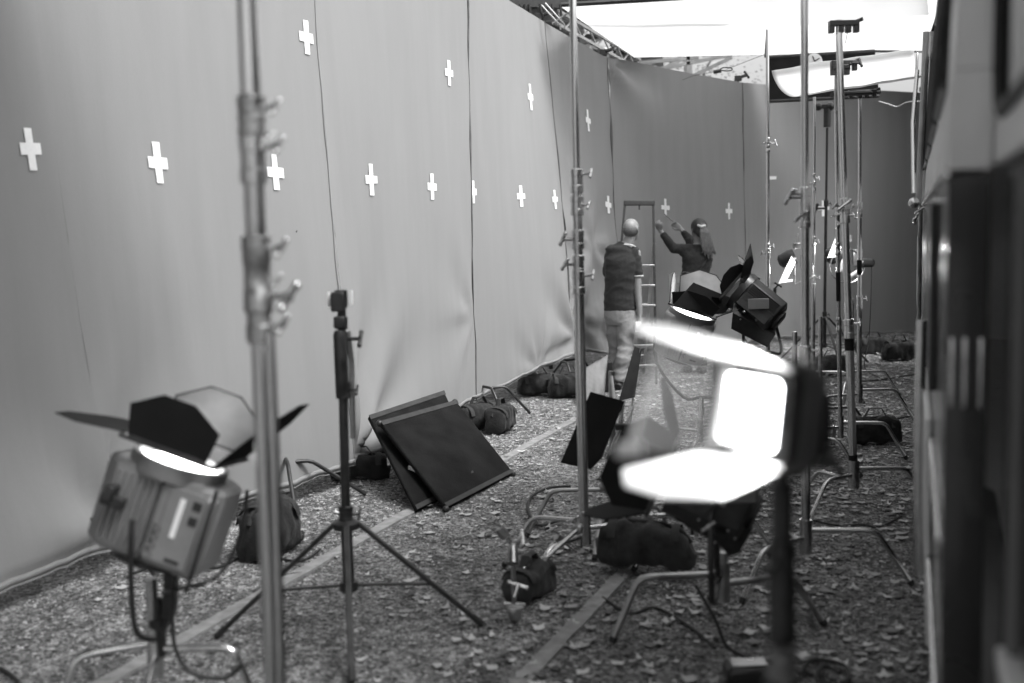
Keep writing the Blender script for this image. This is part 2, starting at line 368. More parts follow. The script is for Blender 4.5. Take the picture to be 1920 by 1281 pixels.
# ---- two pale edging strips sunk in the gravel
def strip(a, b, w, label):
    a = Vector(a); b = Vector(b); d = (b - a).normalized(); n = Vector((-d.y, d.x, 0)); mb = MB(); K = 40
    L = []
    for i in range(K + 1):
        p = a.lerp(b, i / K); q = .004 * noise.noise(p * 3); ww = w * (1 + .15 * noise.noise(p * 5))
        L.append([p - n * ww / 2 + Vector((0, 0, -.03)), p - n * ww / 2 + Vector((0, 0, .012 + q)), p + n * ww / 2 + Vector((0, 0, .012 + q)), p + n * ww / 2 + Vector((0, 0, -.03))])
    mb.v = [v for r in L for v in r]
    for i in range(K):
        for j in range(3): mb.f.append((i * 4 + j, i * 4 + j + 1, i * 4 + 5 + j, i * 4 + 4 + j))
    tag(mb.build('edging_strip', 'kerb'), label, 'edging', 'edging strips in the gravel')
strip(gnd(130, 1320), gnd(1082, 785), .075, 'long pale edging strip running under the black tripod stand and past the boards')
strip(gnd(960, 1300), gnd(1200, 1045), .07, 'short pale edging strip half buried in leaves behind the large sandbag')

# ================================================================== BACKDROP CLOTH
def line_to_z(b, t, z):
    d = t - b; return b + d * ((z - b.z) / d.z)
def node(pb, Db, pt, Dt, zt):
    b = at(pb[0], pb[1], Db); t = at(pt[0], pt[1], Dt); return b, line_to_z(b, t, zt)
ND = [
    (Vector((-3.9, 1.2, .02)), Vector((-4.5, 1.2, 3.9))),
    None,
    node((662, 872), 7.15, (590, 0), 7.2, 3.85),
    node((892, 750), 9.35, (877, 0), 9.4, 3.8),
    node((1082, 662), 11.4, (1022, 50), 11.4, 3.75),
    node((1166, 662), 12.2, (1140, 118), 12.2, 3.50),
    node((1401, 644), 14.6, (1392, 160), 14.6, 3.50),
    node((1442, 636), 15.05, (1441, 158), 15.05, 3.52),
    node((1736, 622), 16.3, (1736, 185), 16.3, 3.5),
]
b1 = at(203, 1020, 5.4); ND[1] = (b1, line_to_z(at(150, 740, 5.4), at(60, 0, 5.4), 3.9))
def panel(i, label, ov=(0, 0), wr=0.02, gather=(), nu=70, nv=60, belly=0.0, foot=0.0, seed=0):
    (bl, tl), (br, tr) = ND[i], ND[i + 1]
    e = (br - bl); nrm = Vector((e.y, -e.x, 0)).normalized()   # faces the set
    mb = MB()
    def P(u, v, off=0.0):
        b = bl.lerp(br, u); t = tl.lerp(tr, u); p = b.lerp(t, v)
        # long hanging creases, diagonal pulls from the corners, sagging foot
        x = u * e.length
        q = wr * (0.8 * noise.noise((x * 1.3 + seed * 7 + v * 1.1, v * 1.7, seed)) + 0.16 * noise.noise((x * 5 + seed + v * 2, v * 2.6, seed + 5)))
        q += 0.10 * wr * noise.noise((x * 14 + seed, v * 2.2 + x * 2, seed + 9)) * (1 - v)
        q *= min(1, 6 * u, 6 * (1 - u)) ** .7 if 0 < u < 1 else 0
        q += belly * math.sin(math.pi * v) * math.sin(math.pi * u)
        for gu, gv, amp, rad, fr in gather:
            dx = (u - gu) * e.length; dz = (v - gv) * 3.6; r = math.hypot(dx, dz); an = math.atan2(dz, dx)
            q += amp * math.sin(an * fr + 1.3 * noise.noise((an, r, 3))) * math.exp(-(r / rad) ** 2) * min(1, r * 4)
        if foot: q += foot * max(0, 1 - v * 3.2) ** 2.2 * (1.0 + .35 * noise.noise((x * 1.2, 2, seed)))
        p = p + nrm * (q + off)
        if v < .06: p.z += (.06 - v) / .06 * (.035 * noise.noise((x * 2.5, 8, seed)) + .015 * noise.noise((x * 9, 8, seed)))
        if p.z < .008: p.z = .008
        return p
    for j in range(nv + 1):
        for k in range(nu + 1): mb.v.append(P(k / nu, (j / nv) ** 1.3))
    for j in range(nv):
        for k in range(nu): mb.f.append((j * (nu + 1) + k, j * (nu + 1) + k + 1, (j + 1) * (nu + 1) + k + 1, (j + 1) * (nu + 1) + k))
    ob = mb.build('backdrop_cloth', 'backdrop', org=(bl + br) / 2, angle=180)
    tag(ob, label, 'backdrop', 'hanging backdrop cloths round the set')
    # sewn hem along the foot and a welt down the seam
    h = MB(); vv = [.004, .012]
    for k in range(nu + 1):
        for q in vv: h.v.append(P(k / nu, q, .005))
    for k in range(nu): h.f.append((2 * k, 2 * k + 2, 2 * k + 3, 2 * k + 1))
    h.build('bottom_hem', M['backdrop'], ob, solid=.004)
    if i == 0: return ob, P, (bl, tl, br, tr), e.length
    h = MB()
    for j in range(nv + 1):
        v = (j / nv); ws = .012 + .022 * noise.noise((v * 9, seed, 4)) if i else .004;  h.v.append(P(1 - max(ws, .002) / max(e.length, .5), v, .004)); h.v.append(P(1.0, v, .004 + .02 * noise.noise((v * 6, seed, 1))))
    for j in range(nv): h.f.append((2 * j, 2 * j + 1, 2 * j + 3, 2 * j + 2))
    h.build('seam_edge', M['seam' if i > 1 else 'backdrop'], ob, solid=.003)
    return ob, P, (bl, tl, br, tr), e.length
M['seam'] = mat('dark_seam_tape', 0.085, 0.8, var=0.5, vscale=8)
PAN = []
PAN.append(panel(0, 'nearest grey backdrop cloth, pooling on the ground at its foot', wr=.05, foot=.1, gather=[(1.0, .02, .05, .9, 5)], seed=1))
PAN.append(panel(1, 'grey backdrop cloth behind the lit lamp with its doors spread upward', wr=.035, foot=.02, gather=[(0, .05, .05, .9, 5)], seed=2))
PAN.append(panel(2, 'grey backdrop cloth hanging behind the two leaning black boards', wr=.03, gather=[(0.02, .0, .07, 1.0, 9), (1, .2, .012, .8, 7)], seed=3))
PAN.append(panel(3, 'grey backdrop cloth with swept folds, lifted clear of a dark stand leg', wr=.035, gather=[(1, .05, .035, .9, 7), (.6, .0, .012, .7, 9)], seed=4))
PAN.append(panel(4, 'narrow grey backdrop cloth between two black clamps left of the stepladder', wr=.05, gather=[(.1, .1, .03, .8, 7), (.5, .35, .03, .7, 5)], seed=5))
PAN.append(panel(5, 'grey backdrop cloth the two people are marking beside the ladder', wr=.03, gather=[(0, 1, .05, 1.0, 6), (.1, .1, .03, 1.2, 6)], seed=6))
PAN.append(panel(6, 'slim grey backdrop strip at the bend of the cloth wall', wr=.02, seed=7))
PAN.append(panel(7, 'darkest grey backdrop cloth closing the far end beside the bus', wr=.03, seed=8))

def cross(px, py, w=.2, h=.2, tape=.05, pi=None, wpx=None):
    """white tape cross on the cloth that the ray through the pixel meets"""
    d = (at(px, py, 1.0) - Vector((0, 0, CAM_Z)))
    o = Vector((0, 0, CAM_Z)); best = None
    for k, (ob, P, (bl, tl, br, tr), ln) in enumerate(PAN):
        if pi is not None and k != pi: continue
        nrm = (br - bl).cross(tl - bl); den = d.dot(nrm)
        if abs(den) < 1e-9: continue
        t = (bl - o).dot(nrm) / den; p = o + d * t
        v = (p.z - bl.z) / (tl.z - bl.z); a = bl.lerp(tl, v); b = br.lerp(tr, v); u = (p - a).dot(b - a) / (b - a).length_squared
        if t > 0 and -.02 <= u <= 1.02 and 0 < v < 1.05:
            if best is None or t < best[0]: best = (t, ob, P, u, v, ln, (tl - bl).length)
    if not best: print('cross missed', px, py); return
    t, ob, P, u, v, ln, ht = best
    for _ in range(6):   # settle on the creased surface
        q = P(min(max(u, 0), 1), v) - o; z = q.dot(FWD); ex = px - (960 + F_PX * q.dot(RT) / z); ey = py - (640.5 - F_PX * q.dot(UP) / z)
        q2 = P(min(max(u + .01, 0), 1), v) - o; g_ = ((960 + F_PX * q2.dot(RT) / q2.dot(FWD)) - (px - ex)) / .01
        if abs(g_) > 1: u = min(max(u + ex / g_, .01), .99)
        v -= ey * z / F_PX / ht
    tv = tape
    if wpx:
        a2 = P(min(u + .1 / ln, 1), v); a1 = P(max(u - .1 / ln, 0), v); dp = lambda q: ((q - o).dot(RT) / (q - o).dot(FWD)) * F_PX
        k_ = abs(dp(a2) - dp(a1)) / ((min(u + .1 / ln, 1) - max(u - .1 / ln, 0)) * ln); w = wpx / k_; tv = w * .36; tape = .06
    mb = MB()
    def pt(x, z): return P(min(max(u + x / ln, 0), 1), v + z / ht, .006)
    j = lambda: random.uniform(-.006, .006)
    for (x0, x1, z0, z1) in ((-tv / 2, tv / 2, -h / 2, h / 2), (-w / 2, w / 2, -tape / 2, tape / 2)):
        n = 6; k = len(mb.v); hz = (x1 - x0) > (z1 - z0); a, b, c, e = j(), j(), j(), j()
        for i in range(n + 1):
            s = i / n
            if hz: x = x0 + (x1 - x0) * s; mb.v += [pt(x, z0 + a * s), pt(x, z1 + b * s)]
            else: z = z0 + (z1 - z0) * s; mb.v += [pt(x0 + a * s, z), pt(x1 + b * s, z)]
        for i in range(n): mb.f.append((k + 2 * i, k + 2 * i + 2, k + 2 * i + 3, k + 2 * i + 1))
    mb.build('tape_cross', 'white_tape', ob, angle=180)
for x_, y_, w_, h_ in ((56, 280, 39, 87), (295, 305, 36, 77), (515, 323, 31, 68), (573, 70, 26, 65), (695, 337, 22, 62), (809, 350, 17, 50), (841, 137, 15, 48), (887, 360, 11, 42), (976, 368, 15, 41), (994, 182, 10, 50), (1040, 374, 10, 38), (1102, 226, 9, 42), (1140, 384, 11, 34)):
    D_c = {56: 4.9, 295: 5.9, 515: 6.6, 573: 6.8, 695: 7.3, 809: 8.5, 841: 8.9, 887: 9.4, 976: 10.3, 994: 10.7, 1040: 11, 1102: 11.6, 1140: 12}[x_]
    cross(x_, y_, h=h_ * D_c / F_PX, wpx=w_)
cross(1247, 389, .19, .2, pi=5); cross(1366, 396, .19, .2, pi=5); cross(1443, 334, .2, .045, .045, pi=7); cross(1543, 391, .22, .22, pi=7)

# ================================================================== BUS
# side plane runs along (0.367,1); proud part starts at D=2.2, nearer part is a recessed folding doorway
BD = Vector((.367, 1, 0)).normalized(); BN = Vector((-BD.y, BD.x, 0))  # BN points to the set
bus = thing('bus', 'long two-tone bus, pale above and glossy dark below, with rounded windows and folding door', 'bus', (3.0, 6.0, 0))
def BP(y, off, z):   # point on the side plane at depth y, off metres outward
    return Vector((bus_x(y), y, z)) + BN * off
def bus_section(z):  # outward bulge of the side: widest at the waist, drawn in to the roof and the sill
    if z < 1.75: return 0.0 - .02 * max(0, (.6 - z)) * 2
    return -.06 * ((z - 1.75) / 1.15) ** 1.4
def side_panel(y0, y1, zs, name, m, off=0.0, th=.08, ny=2, par=None, bev=.004):
    mb = MB(); W = len(zs)
    for s, o in ((0, off), (1, off - th)):
        for i in range(ny + 1):
            y = y0 + (y1 - y0) * i / ny
            for z in zs: mb.v.append(BP(y, bus_section(z) + o, z))
    A = (ny + 1) * W
    for i in range(ny):
        for j in range(W - 1):
            a = i * W + j; mb.f.append((a, a + 1, a + W + 1, a + W)); mb.f.append((A + a, A + a + W, A + a + W + 1, A + a + 1))
    for i in range(ny):
        mb.f.append((i * W, (i + 1) * W, A + (i + 1) * W, A + i * W)); q = W - 1
        mb.f.append((i * W + q, A + i * W + q, A + (i + 1) * W + q, (i + 1) * W + q))
    for j in range(W - 1):
        mb.f.append((j, A + j, A + j + 1, j + 1)); q = ny * W
        mb.f.append((q + j, q + j + 1, A + q + j + 1, A + q + j))
    return mb.build(name, m, par or bus, bevel=bev, angle=25)
zlow = [.32, .5, .8, 1.2, 1.5, 1.745]; zup = [1.755, 1.85, 1.95]
END = 12.5
side_panel(2.2, END, zlow, 'lower_side', 'bus_dark', ny=12)
side_panel(2.2, END, zup, 'waist_band', 'bus_light', ny=12)
side_panel(2.2, END, [2.62, 2.75, 2.88], 'cant_rail', 'bus_light', ny=12)
# window posts and windows between waist and cant rail
ys = [2.2, 2.72]; 
posts = [(2.2, 2.55), (3.35, 3.5), (4.4, 4.55), (5.5, 5.65), (6.6, 6.75), (7.8, 7.95), (9.0, 9.15), (10.2, 10.35), (11.4, 11.55), (12.35, 12.5)]
for a, b in posts: side_panel(a, b, [1.95, 2.1, 2.3, 2.5, 2.62], 'window_post', 'bus_light', ny=1)
for (a, b), (c, d) in zip(posts[:-1], posts[1:]):
    fr = side_panel(b, c, [1.95, 2.1, 2.3, 2.5, 2.62], 'window', 'window', off=-.03, th=.01, ny=1)
    mb = MB()
    for z in (1.965, 2.605): mb.tube([BP(b, bus_section(z) + .004, z), BP(c, bus_section(z) + .004, z)], .012, 6)
    for y in (b + .012, c - .012): mb.tube([BP(y, bus_section(z) + .004, z) for z in (1.96, 2.2, 2.4, 2.61)], .012, 6)
    mb.build('window_frame', 'black_metal', fr)
    mb = MB(); mb.tube([BP((b + c) / 2, bus_section(z) - .012, z) for z in (1.96, 2.3, 2.6)], .01, 6); mb.build('window_bar', 'bus_trim', fr)
# trim rails
mb = MB()
for z in (1.75, 1.0, .62): mb.tube([BP(2.2, .006, z), BP(END, .006, z)], .011 if z > 1.5 else .008, 8)
mb.build('trim_strip', 'bus_trim', bus)
mb = MB(); mb.tube([BP(3.9, .03, .36), BP(3.9, .035, .9), BP(3.9, .03, 1.3)], .02, 10); mb.build('grab_rail', 'bus_trim', bus)
side_panel(3.3, 4.5, [.33, .7, 1.05], 'access_panel', 'bus_light', off=.022, th=.02, ny=1)
side_panel(5.2, 6.6, [.33, .7, 1.05], 'access_panel', 'grey_mid', off=.022, th=.02, ny=1)
side_panel(8.0, 10.5, [.9, 1.2, 1.5], 'access_panel', 'bus_light', off=.02, th=.02, ny=1)
side_panel(2.9, 3.1, [1.2, 1.5, 1.7], 'access_panel', 'black_metal', off=.02, th=.02, ny=1)
# the end face of the proud side towards the doorway recess: lower dark, upper pale
# recessed doorway nearer the camera
REC = -.082
def rec_box(y0, y1, z0, z1, name, m, off=REC, th=.03, par=None, bev=.006):
    mb = MB(); q = [BP(y, off + o, z) for o in (0, -th) for y in (y0, y1) for z in (z0, z1)]
    mb.add(q, [(0, 1, 3, 2), (4, 6, 7, 5), (0, 4, 5, 1), (2, 3, 7, 6), (0, 2, 6, 4), (1, 5, 7, 3)]); return mb.build(name, m, par or bus, bevel=bev)
rec_box(.2, 2.2, 1.76, 1.84, 'door_header_band', 'bus_light')
rec_box(2.08, 2.2, 1.84, 2.9, 'door_pillar', 'bus_light')
rec_box(.2, 2.2, 2.62, 2.9, 'door_fascia', 'bus_light', off=REC + .004)
wn = rec_box(1.0, 2.08, 1.84, 2.62, 'quarter_window', 'window', off=REC - .03, th=.01)
for y in (1.84, 1.7): rec_box(y, y + .06, 1.84, 2.62, 'window_frame', 'bus_light', off=REC - .004, th=.02, par=wn)
mb = MB(); mb.tube([BP(2.07, REC, 2.6), BP(2.07, REC, 1.92), BP(2.04, REC, 1.865), BP(1.97, REC, 1.845), BP(1.2, REC, 1.845)], .014, 8); mb.build('window_seal', 'rubber', wn)
df = rec_box(.3, 2.2, .36, 1.755, 'door_leaf', 'bus_dark', off=REC - .03)
for y0, y1 in ((1.78, 2.1), (1.3, 1.66), (.8, 1.2)):
    rec_box(y0, y1, .62, 1.66, 'door_glass', 'window', off=REC - .022, th=.008, par=df)
for y in (1.72, 1.25): 
    mb = MB(); mb.tube([BP(y, REC - .012, .4), BP(y, REC - .012, 1.74)], .014, 8); mb.build('door_seal', 'grey_mid', df)
mb = MB(); 
for o_ in (-.012, -.036, -.066): mb = MB(); mb.tube([BP(2.195, o_, 1.28), BP(2.19, o_, 1.3), BP(2.19, o_, 1.4), BP(2.195, o_, 1.42)], .005, 8); mb.build('highlight_bar', 'bus_trim', bus)  # bars added in place of reflected highlight streaks on the glossy dark face
rec_box(1.2, 1.75, .93, .965, 'ledge', 'bus_light', off=REC + .012, th=.05)
rec_box(1.2, 2.19, .5, .56, 'step_edge', 'grey_mid', off=REC + .06, th=.14)
rec_box(.3, 2.19, .12, .36, 'skirt', 'black_metal', off=REC - .0)
side_panel(2.2, END, [.14, .25, .315], 'sill_skirt', 'black_metal', off=-.05, th=.03, ny=2)
# roof, floor and the rest of the body
mb = MB()
ring = [(0, 2.88), (-.12, 3.0), (-.5, 3.08), (-1.2, 3.12), (-1.9, 3.08), (-2.3, 3.0), (-2.45, 2.88), (-2.4, .3), (-.1, .3)]
for y in (.75, END):
    for o, z in ring: mb.v.append(BP(y, bus_section(2.88) + o if z > 1 and o > -.1 else o, z))
n = len(ring)
for i in list(range(0, 6)) + [6, 7]: mb.f.append((i, i + 1, n + i + 1, n + i))
mb.f.append(tuple(range(n, 2 * n)))
mb.build('roof', 'bus_light', bus, angle=50)
for wy in (3.0, 10.3):
    t = MB(); c = BP(wy, -.16, .46); t.lathe(c, BN, [(0, .3), (.0, .44), (.04, .46), (.1, .46), (.13, .43), (.13, .3)], 28)
    wh = t.build('wheel', 'rubber', bus); t = MB(); t.lathe(c + BN * .02, BN, [(0, .28), (.06, .28), (.03, .2), (.02, .08), (.07, .06), (.07, .0)], 24); t.build('rim', 'steel_dull', wh)
mb = MB(); mb.tube([BP(6.3, .05, 2.5), BP(6.2, .07, 2.2), BP(6.0, .06, 1.8)], .012, 8); mb.tube([BP(7.0, .05, 2.7), BP(6.6, .07, 1.95)], .009, 8)
mb.ball(BP(6.0, .06, 1.75), .03); mb.build('side_bar', 'chrome', bus)
# ================================================================== STANDS
def collar(mb, p, d, r, h): mb.lathe(p - d * h / 2, d, [(0, r * .9), (.003, r), (h * .3, r), (h * .32, r * .93), (h * .68, r * .93), (h * .7, r), (h - .003, r), (h, r * .9)], 20)
def knob(par, p, out, sz=.05, m='chrome', bar=True, name='knob'):
    mb = MB(); out = Vector(out).normalized(); f = frame(out)
    mb.lathe(p, out, [(0, sz * .16), (sz * .9, sz * .16), (sz * .9, sz * .26), (sz * 1.15, sz * .26)], 10)
    if bar:
        a = p + out * sz * 1.05; u = (f.col[1] * .6 + f.col[0] * .8).normalized()
        mb.tube([a - u * sz * .8, a, a + u * sz * .8], sz * .17, 8); mb.ball(a - u * sz * .8, sz * .2); mb.ball(a + u * sz * .8, sz * .2)
    return mb.build(name, m, par)
GRP = 'tall chrome lighting stands'
def cleg(par, c, ang, z, l1, l2, r, m):
    d = Vector((math.cos(ang), math.sin(ang), 0)); a = Vector((c.x, c.y, z)); k = a + d * l1; e = Vector((c.x, c.y, 0)) + d * l2 + Vector((0, 0, r))
    mb = MB(); q = (k - a).normalized(); w_ = (e - k).normalized()
    mb.tube([a + d * .02, k - q * .05, k - q * .02 + w_ * .004, k + w_ * .022 - q * .002, k + w_ * .055, e], r, 12)
    lg = mb.build('leg', m, par)
    t = MB(); t.lathe(e - w_ * .02, w_, [(0, r * 1.15), (.022, r * 1.15), (.026, r * .8)], 10); t.build('foot_cap', 'rubber', lg)
def stand(label, base, top, stages, base_z=.26, legs=((0, .29, .44),), m='chrome', r_leg=.0127, group=GRP, knobs=(), name='lighting_stand', cat='stand', zs=(.0, .035, .07), tape=()):
    """stages: [(fraction end, radius)], knobs: [(fraction, outward vector, size)]"""
    base = Vector(base); base.z = 0; top = Vector(top); t = thing(name, label, cat, base, group)
    b0 = Vector((base.x, base.y, base_z - .09)); ax = (top - b0).normalized()
    f0 = 0.0; L = (top - b0).length; prev = None
    for i, (f1, r) in enumerate(stages):
        mb = MB(); mb.tube([b0 + ax * L * f0, b0 + ax * L * f1], r, 20); mb.build('pole_section', m, t)
        if f0 > 0 and r < .0236:
            mb = MB(); p = b0 + ax * L * f0; collar(mb, p - ax * .03, ax, prev * 1.3, .11); c = mb.build('collar', m, t)
            sd_ = 1 if (i % 2 or prev > .0212) else -1; knob(c, p + RT * prev * 1.2 * sd_, RT * sd_ + UP * .1 - FWD * .3, prev * 1.5, m)
        prev = r; f0 = f1
    for f, out, s_ in knobs:
        p = b0 + ax * L * f; rr = next((r for f1, r in stages if f <= f1), stages[-1][1]); mb = MB(); collar(mb, p, ax, rr * 1.32, .09); c = mb.build('collar', m, t); knob(c, p + Vector(out).normalized() * rr, out, s_, m)
    for f, h_ in tape:
        p = b0 + ax * L * f; rr = next((r for f1, r in stages if f <= f1), stages[-1][1]); mb = MB(); mb.tube([p, p + ax * h_], rr * 1.12, 16); mb.build('tape_wrap', 'black_matte', t)
    mb = MB(); r0 = stages[0][1]; mb.tube([Vector((base.x, base.y, base_z - .11)), Vector((base.x, base.y, base_z + .05))], r0 * 1.35, 18); mb.build('hub', m, t)
    for i, (a, l1, l2) in enumerate(legs): cleg(t, base, a, base_z - zs[i % 3], l1, l2, r_leg, m)
    return t, b0, ax, L
def base_at(px, py, z): return gnd(px, py, z)
TP = math.pi
# S1: nearest, left
top = at(461, -60, 2.6); bt = at(511, 1281, 2.6); bb = line_to_z(top, bt, .3); bb.z = .3
S1 = stand('thickest, nearest chrome stand, in front of the lit lamp with spread doors', bb, top, [(.62, .0215), (.80, .024), (1, .0235)], .32,
      legs=((2.2, .35, .5), (4.3, .35, .5), (.2, .35, .5)))
t1 = S1[0]
def s1p(py): 
    f = (py + 60) / 1341; return at(461 + 50 * f, py, 2.6)
ax1 = S1[2]
for py, h, r in ((232, .13, .031), (235, .05, .033), (520, .17, .034), (455, .03, .036), (572, .03, .035), (620, .03, .032), (190, .02, .034), (600, .11, .031)):
    mb = MB(); collar(mb, s1p(py), ax1, r, h); mb.build('collar', 'steel_dull', t1)
for py, u, v, s_ in ((205, 1, .1, .034), (467, 1, .05, .036), (250, 1, -.3, .02), (555, .9, -.05, .052), (612, .8, .1, .035), (540, .5, .3, .03)):
    knob(t1, s1p(py) + RT * .026, RT * u + UP * v - FWD * .35, s_)
mb = MB(); mb.tube([s1p(620) + RT * .027 - FWD * .012, s1p(860) + RT * .029 - FWD * .012, s1p(1290) + RT * .024 - FWD * .012], .012, 12); mb.build('inner_tube', 'chrome', t1)
# S3: centre tall stand
c3 = gnd(1096, 1035, .12)
stand('tall chrome stand in front of the backdrop, left of the man', c3, at(1073, -40, 5.15), [(.48, .0245), (.60, .0225), (.66, .024), (1, .0165)], .27,
      legs=((2.75, .26, .42), (.35, .3, .48), (3.98, .26, .40)), knobs=((.545, -RT - FWD * .3, .05), (.50, -RT - FWD * .4, .045), (.605, RT - FWD * .4, .03)))
# S4
c4 = gnd(1511, 1018, .2)
stand('chrome stand directly behind the brightest lamp, left leg kinked toward it', c4, at(1508, -60, 4.95), [(.35, .021), (.62, .019), (1, .0165)], .26,
      legs=((-.12, .31, .47), (3.75, .28, .42), (1.7, .3, .46)), knobs=((.615, -RT - FWD * .2, .055), (.58, -RT * .6 - FWD, .04)))
# S5
c5 = gnd(1601, 905, .18)
stand('chrome stand with a black tape wrap, carrying the clamp under the nearer silk', c5, at(1573, 62, 6.25), [(.36, .0225), (.62, .021), (1, .0185)], .26,
      legs=((-.05, .29, .44), (3.7, .22, .36), (2.0, .3, .46)), knobs=((.62, -FWD - RT * .3, .05), (.60, RT, .03)), tape=((.30, .11), (.05, .04)))
# S6
c6 = gnd(1576, 808, .2)
stand('thin chrome stand just left of the tape-wrapped one, black sleeve halfway', c6, at(1567, 205, 7.5), [(.36, .0155), (.68, .0135), (1, .012)], .26,
      legs=((-.2, .3, .44), (3.35, .28, .42), (1.4, .3, .44)), knobs=((.58, RT, .03),), tape=((.42, .2),))
# S7
c7 = gnd(1611, 738, .24)
stand('chrome stand holding up the curved white reflector', c7, at(1612, 178, 8.9), [(.34, .021), (.64, .0175), (1, .015)], .27,
      legs=((-.05, .29, .45), (3.4, .3, .45), (1.6, .3, .45)), knobs=((.64, -RT, .04),), tape=((.42, .12),))
# S8
c8 = Vector((at(1440, 700, 9.3).x, 9.3, 0))
stand('slim chrome stand at the left end of the black overhead flag', c8, at(1439, 57, 9.3), [(.42, .0175), (.70, .0155), (1, .014)], .26,
      legs=((-.4, .29, .45), (3.3, .3, .45), (1.6, .3, .45)), knobs=((.70, RT, .05), (.40, -RT, .035)))
# S9
c9 = Vector((at(1524, 700, 9.9).x, 9.9, 0))
stand('slim chrome stand beside the small lamp with the white fin', c9, at(1527, 182, 9.9), [(.37, .02), (.70, .0155), (1, .0135)], .3,
      legs=((-.3, .29, .45), (3.6, .3, .45), (1.6, .3, .45)), knobs=((.72, RT, .03), (.5, RT, .03)))
# one more C-stand base seen behind the brightest lamp (legs at 1530-1590, 800-870)
for (px, py, D_, lab, an) in ((1538, 740, 8.2, 'short chrome stand with two legs splayed below the furthest lamps', .1), (1490, 790, 7.1, 'short chrome stand half hidden behind the brightest lamp', -.35)):
    cc = Vector((at(px, py, D_).x, D_, 0))
    stand(lab, cc, cc + Vector((0, 0, .95)), [(1, .016)], .25, legs=((an, .27, .42), (an + 2.1, .28, .43), (an + 4.2, .28, .43)), group='low chrome stands among the lamps')
# C-stand near centre, black lamp's stand
c10 = Vector((at(1356, 1100, 4.25).x, 4.25, 0))
stand('chrome stand under the black lamp, one long bent leg reaching left', c10, c10 + Vector((0, 0, .36)), [(1, .02)], .27, m='steel_dull',
      legs=((3.2, .34, .45), (.25, .3, .45), (1.5, .3, .45)), group='low chrome stands among the lamps', zs=(0, .04, .07), r_leg=.0145)
# stand 11 below left lamp
c11 = Vector((at(292, 1240, 3.5).x, 3.5, 0))
stand('low chrome stand carrying the lit lamp at the near end of the backdrop', c11, c11 + Vector((0, 0, .55)), [(1, .02)], .33, m='chrome',
      legs=((3.55, .24, .36), (-.02, .26, .36), (4.9, .24, .36)), group='low chrome stands among the lamps', zs=(0, .02, .05), r_leg=.0135)
# bits of stands around (1000-1090, 890-1060)
c12 = Vector((at(1150, 930, 5.75).x, 5.75, 0))
stand('stand with dull bent legs standing in the leaves beneath the black barn doors', c12, c12 + Vector((0, 0, .9)), [(1, .016)], .26, m='steel_dull',
      legs=((3.1, .33, .47), (.1, .3, .45), (4.4, .3, .45)), group='low chrome stands among the lamps')
c13 = gnd(1300, 968, .24); c13.z = 0
stand('low stand with one pale bent leg right behind the large sandbag', c13, c13 + Vector((0, 0, .5)), [(1, .016)], .26,
      legs=((3.5, .17, .33), (.3, .3, .45), (1.9, .3, .45)), group='low chrome stands among the lamps')

# ---- black tripod stands
def tripod(label, top, foot_c, hub_z, spread, angs, r=.016, brace=True, cat='stand', head=True, m='black_metal'):
    base = Vector((foot_c.x, foot_c.y, 0)); t = thing('tripod_stand', label, cat, base, 'black tripod stands')
    mb = MB(); H = top.z; zc = hub_z * .43
    mb.tube([Vector((base.x, base.y, zc - .03)), Vector((base.x, base.y, hub_z + .05))], r * 1.25, 16); mb.build('pole_section', m, t)
    p0 = Vector((base.x, base.y, hub_z + .04)); ax = (top - p0).normalized(); L = (top - p0).length
    mb = MB(); mb.tube([p0, p0 + ax * L * .62], r, 16); mb.build('pole_section', m, t)
    mb = MB(); mb.tube([p0 + ax * L * .6, top], r * .8, 16); mb.build('pole_section', m, t)
    for f in (0.0, .6):
        mb = MB(); collar(mb, p0 + ax * L * f, ax, r * 1.6, .07); c = mb.build('collar', m, t); knob(c, p0 + ax * L * f + RT * r * 1.3, RT, .03, m)
    mb = MB(); mb.lathe(Vector((base.x, base.y, hub_z - .02)), (0, 0, 1), [(0, r * 1.5), (0, r * 2.8), (.025, r * 2.8), (.04, r * 1.6)], 16); mb.build('hub', m, t)
    mb = MB(); mb.lathe(Vector((base.x, base.y, zc - .02)), (0, 0, 1), [(0, r * 1.4), (0, r * 2), (.035, r * 2), (.035, r * 1.4)], 16); mb.build('lower_hub', m, t)
    for a in angs:
        d = Vector((math.cos(a), math.sin(a), 0)); s_ = Vector((-d.y, d.x, 0)); k = base + d * .05 + Vector((0, 0, hub_z)); e = base + d * spread + Vector((0, 0, .012))
        mb = MB(); mb.bar(k, e, .026, .018, s_); lg = mb.build('leg', m, t, bevel=.003)
        q = (e - k).normalized(); mb = MB(); mb.lathe(e - q * .05, q, [(0, .013), (.055, .014), (.06, .008)], 10); mb.build('foot_cap', 'rubber', lg)
        if brace:
            mm = k.lerp(e, .6); mb = MB(); mb.bar(base + d * .03 + Vector((0, 0, zc)), mm, .018, .008, s_); mb.build('brace', m, t)
    return t, ax
c2 = Vector((at(650, 1000, 4.45).x, 4.45, 0))
T2, ax2 = tripod('black tripod stand with empty socket on top, before the leaning boards', at(640, 575, 4.5), c2, .46, .55, (.02, TP + .1, -1.42), r=.0195)
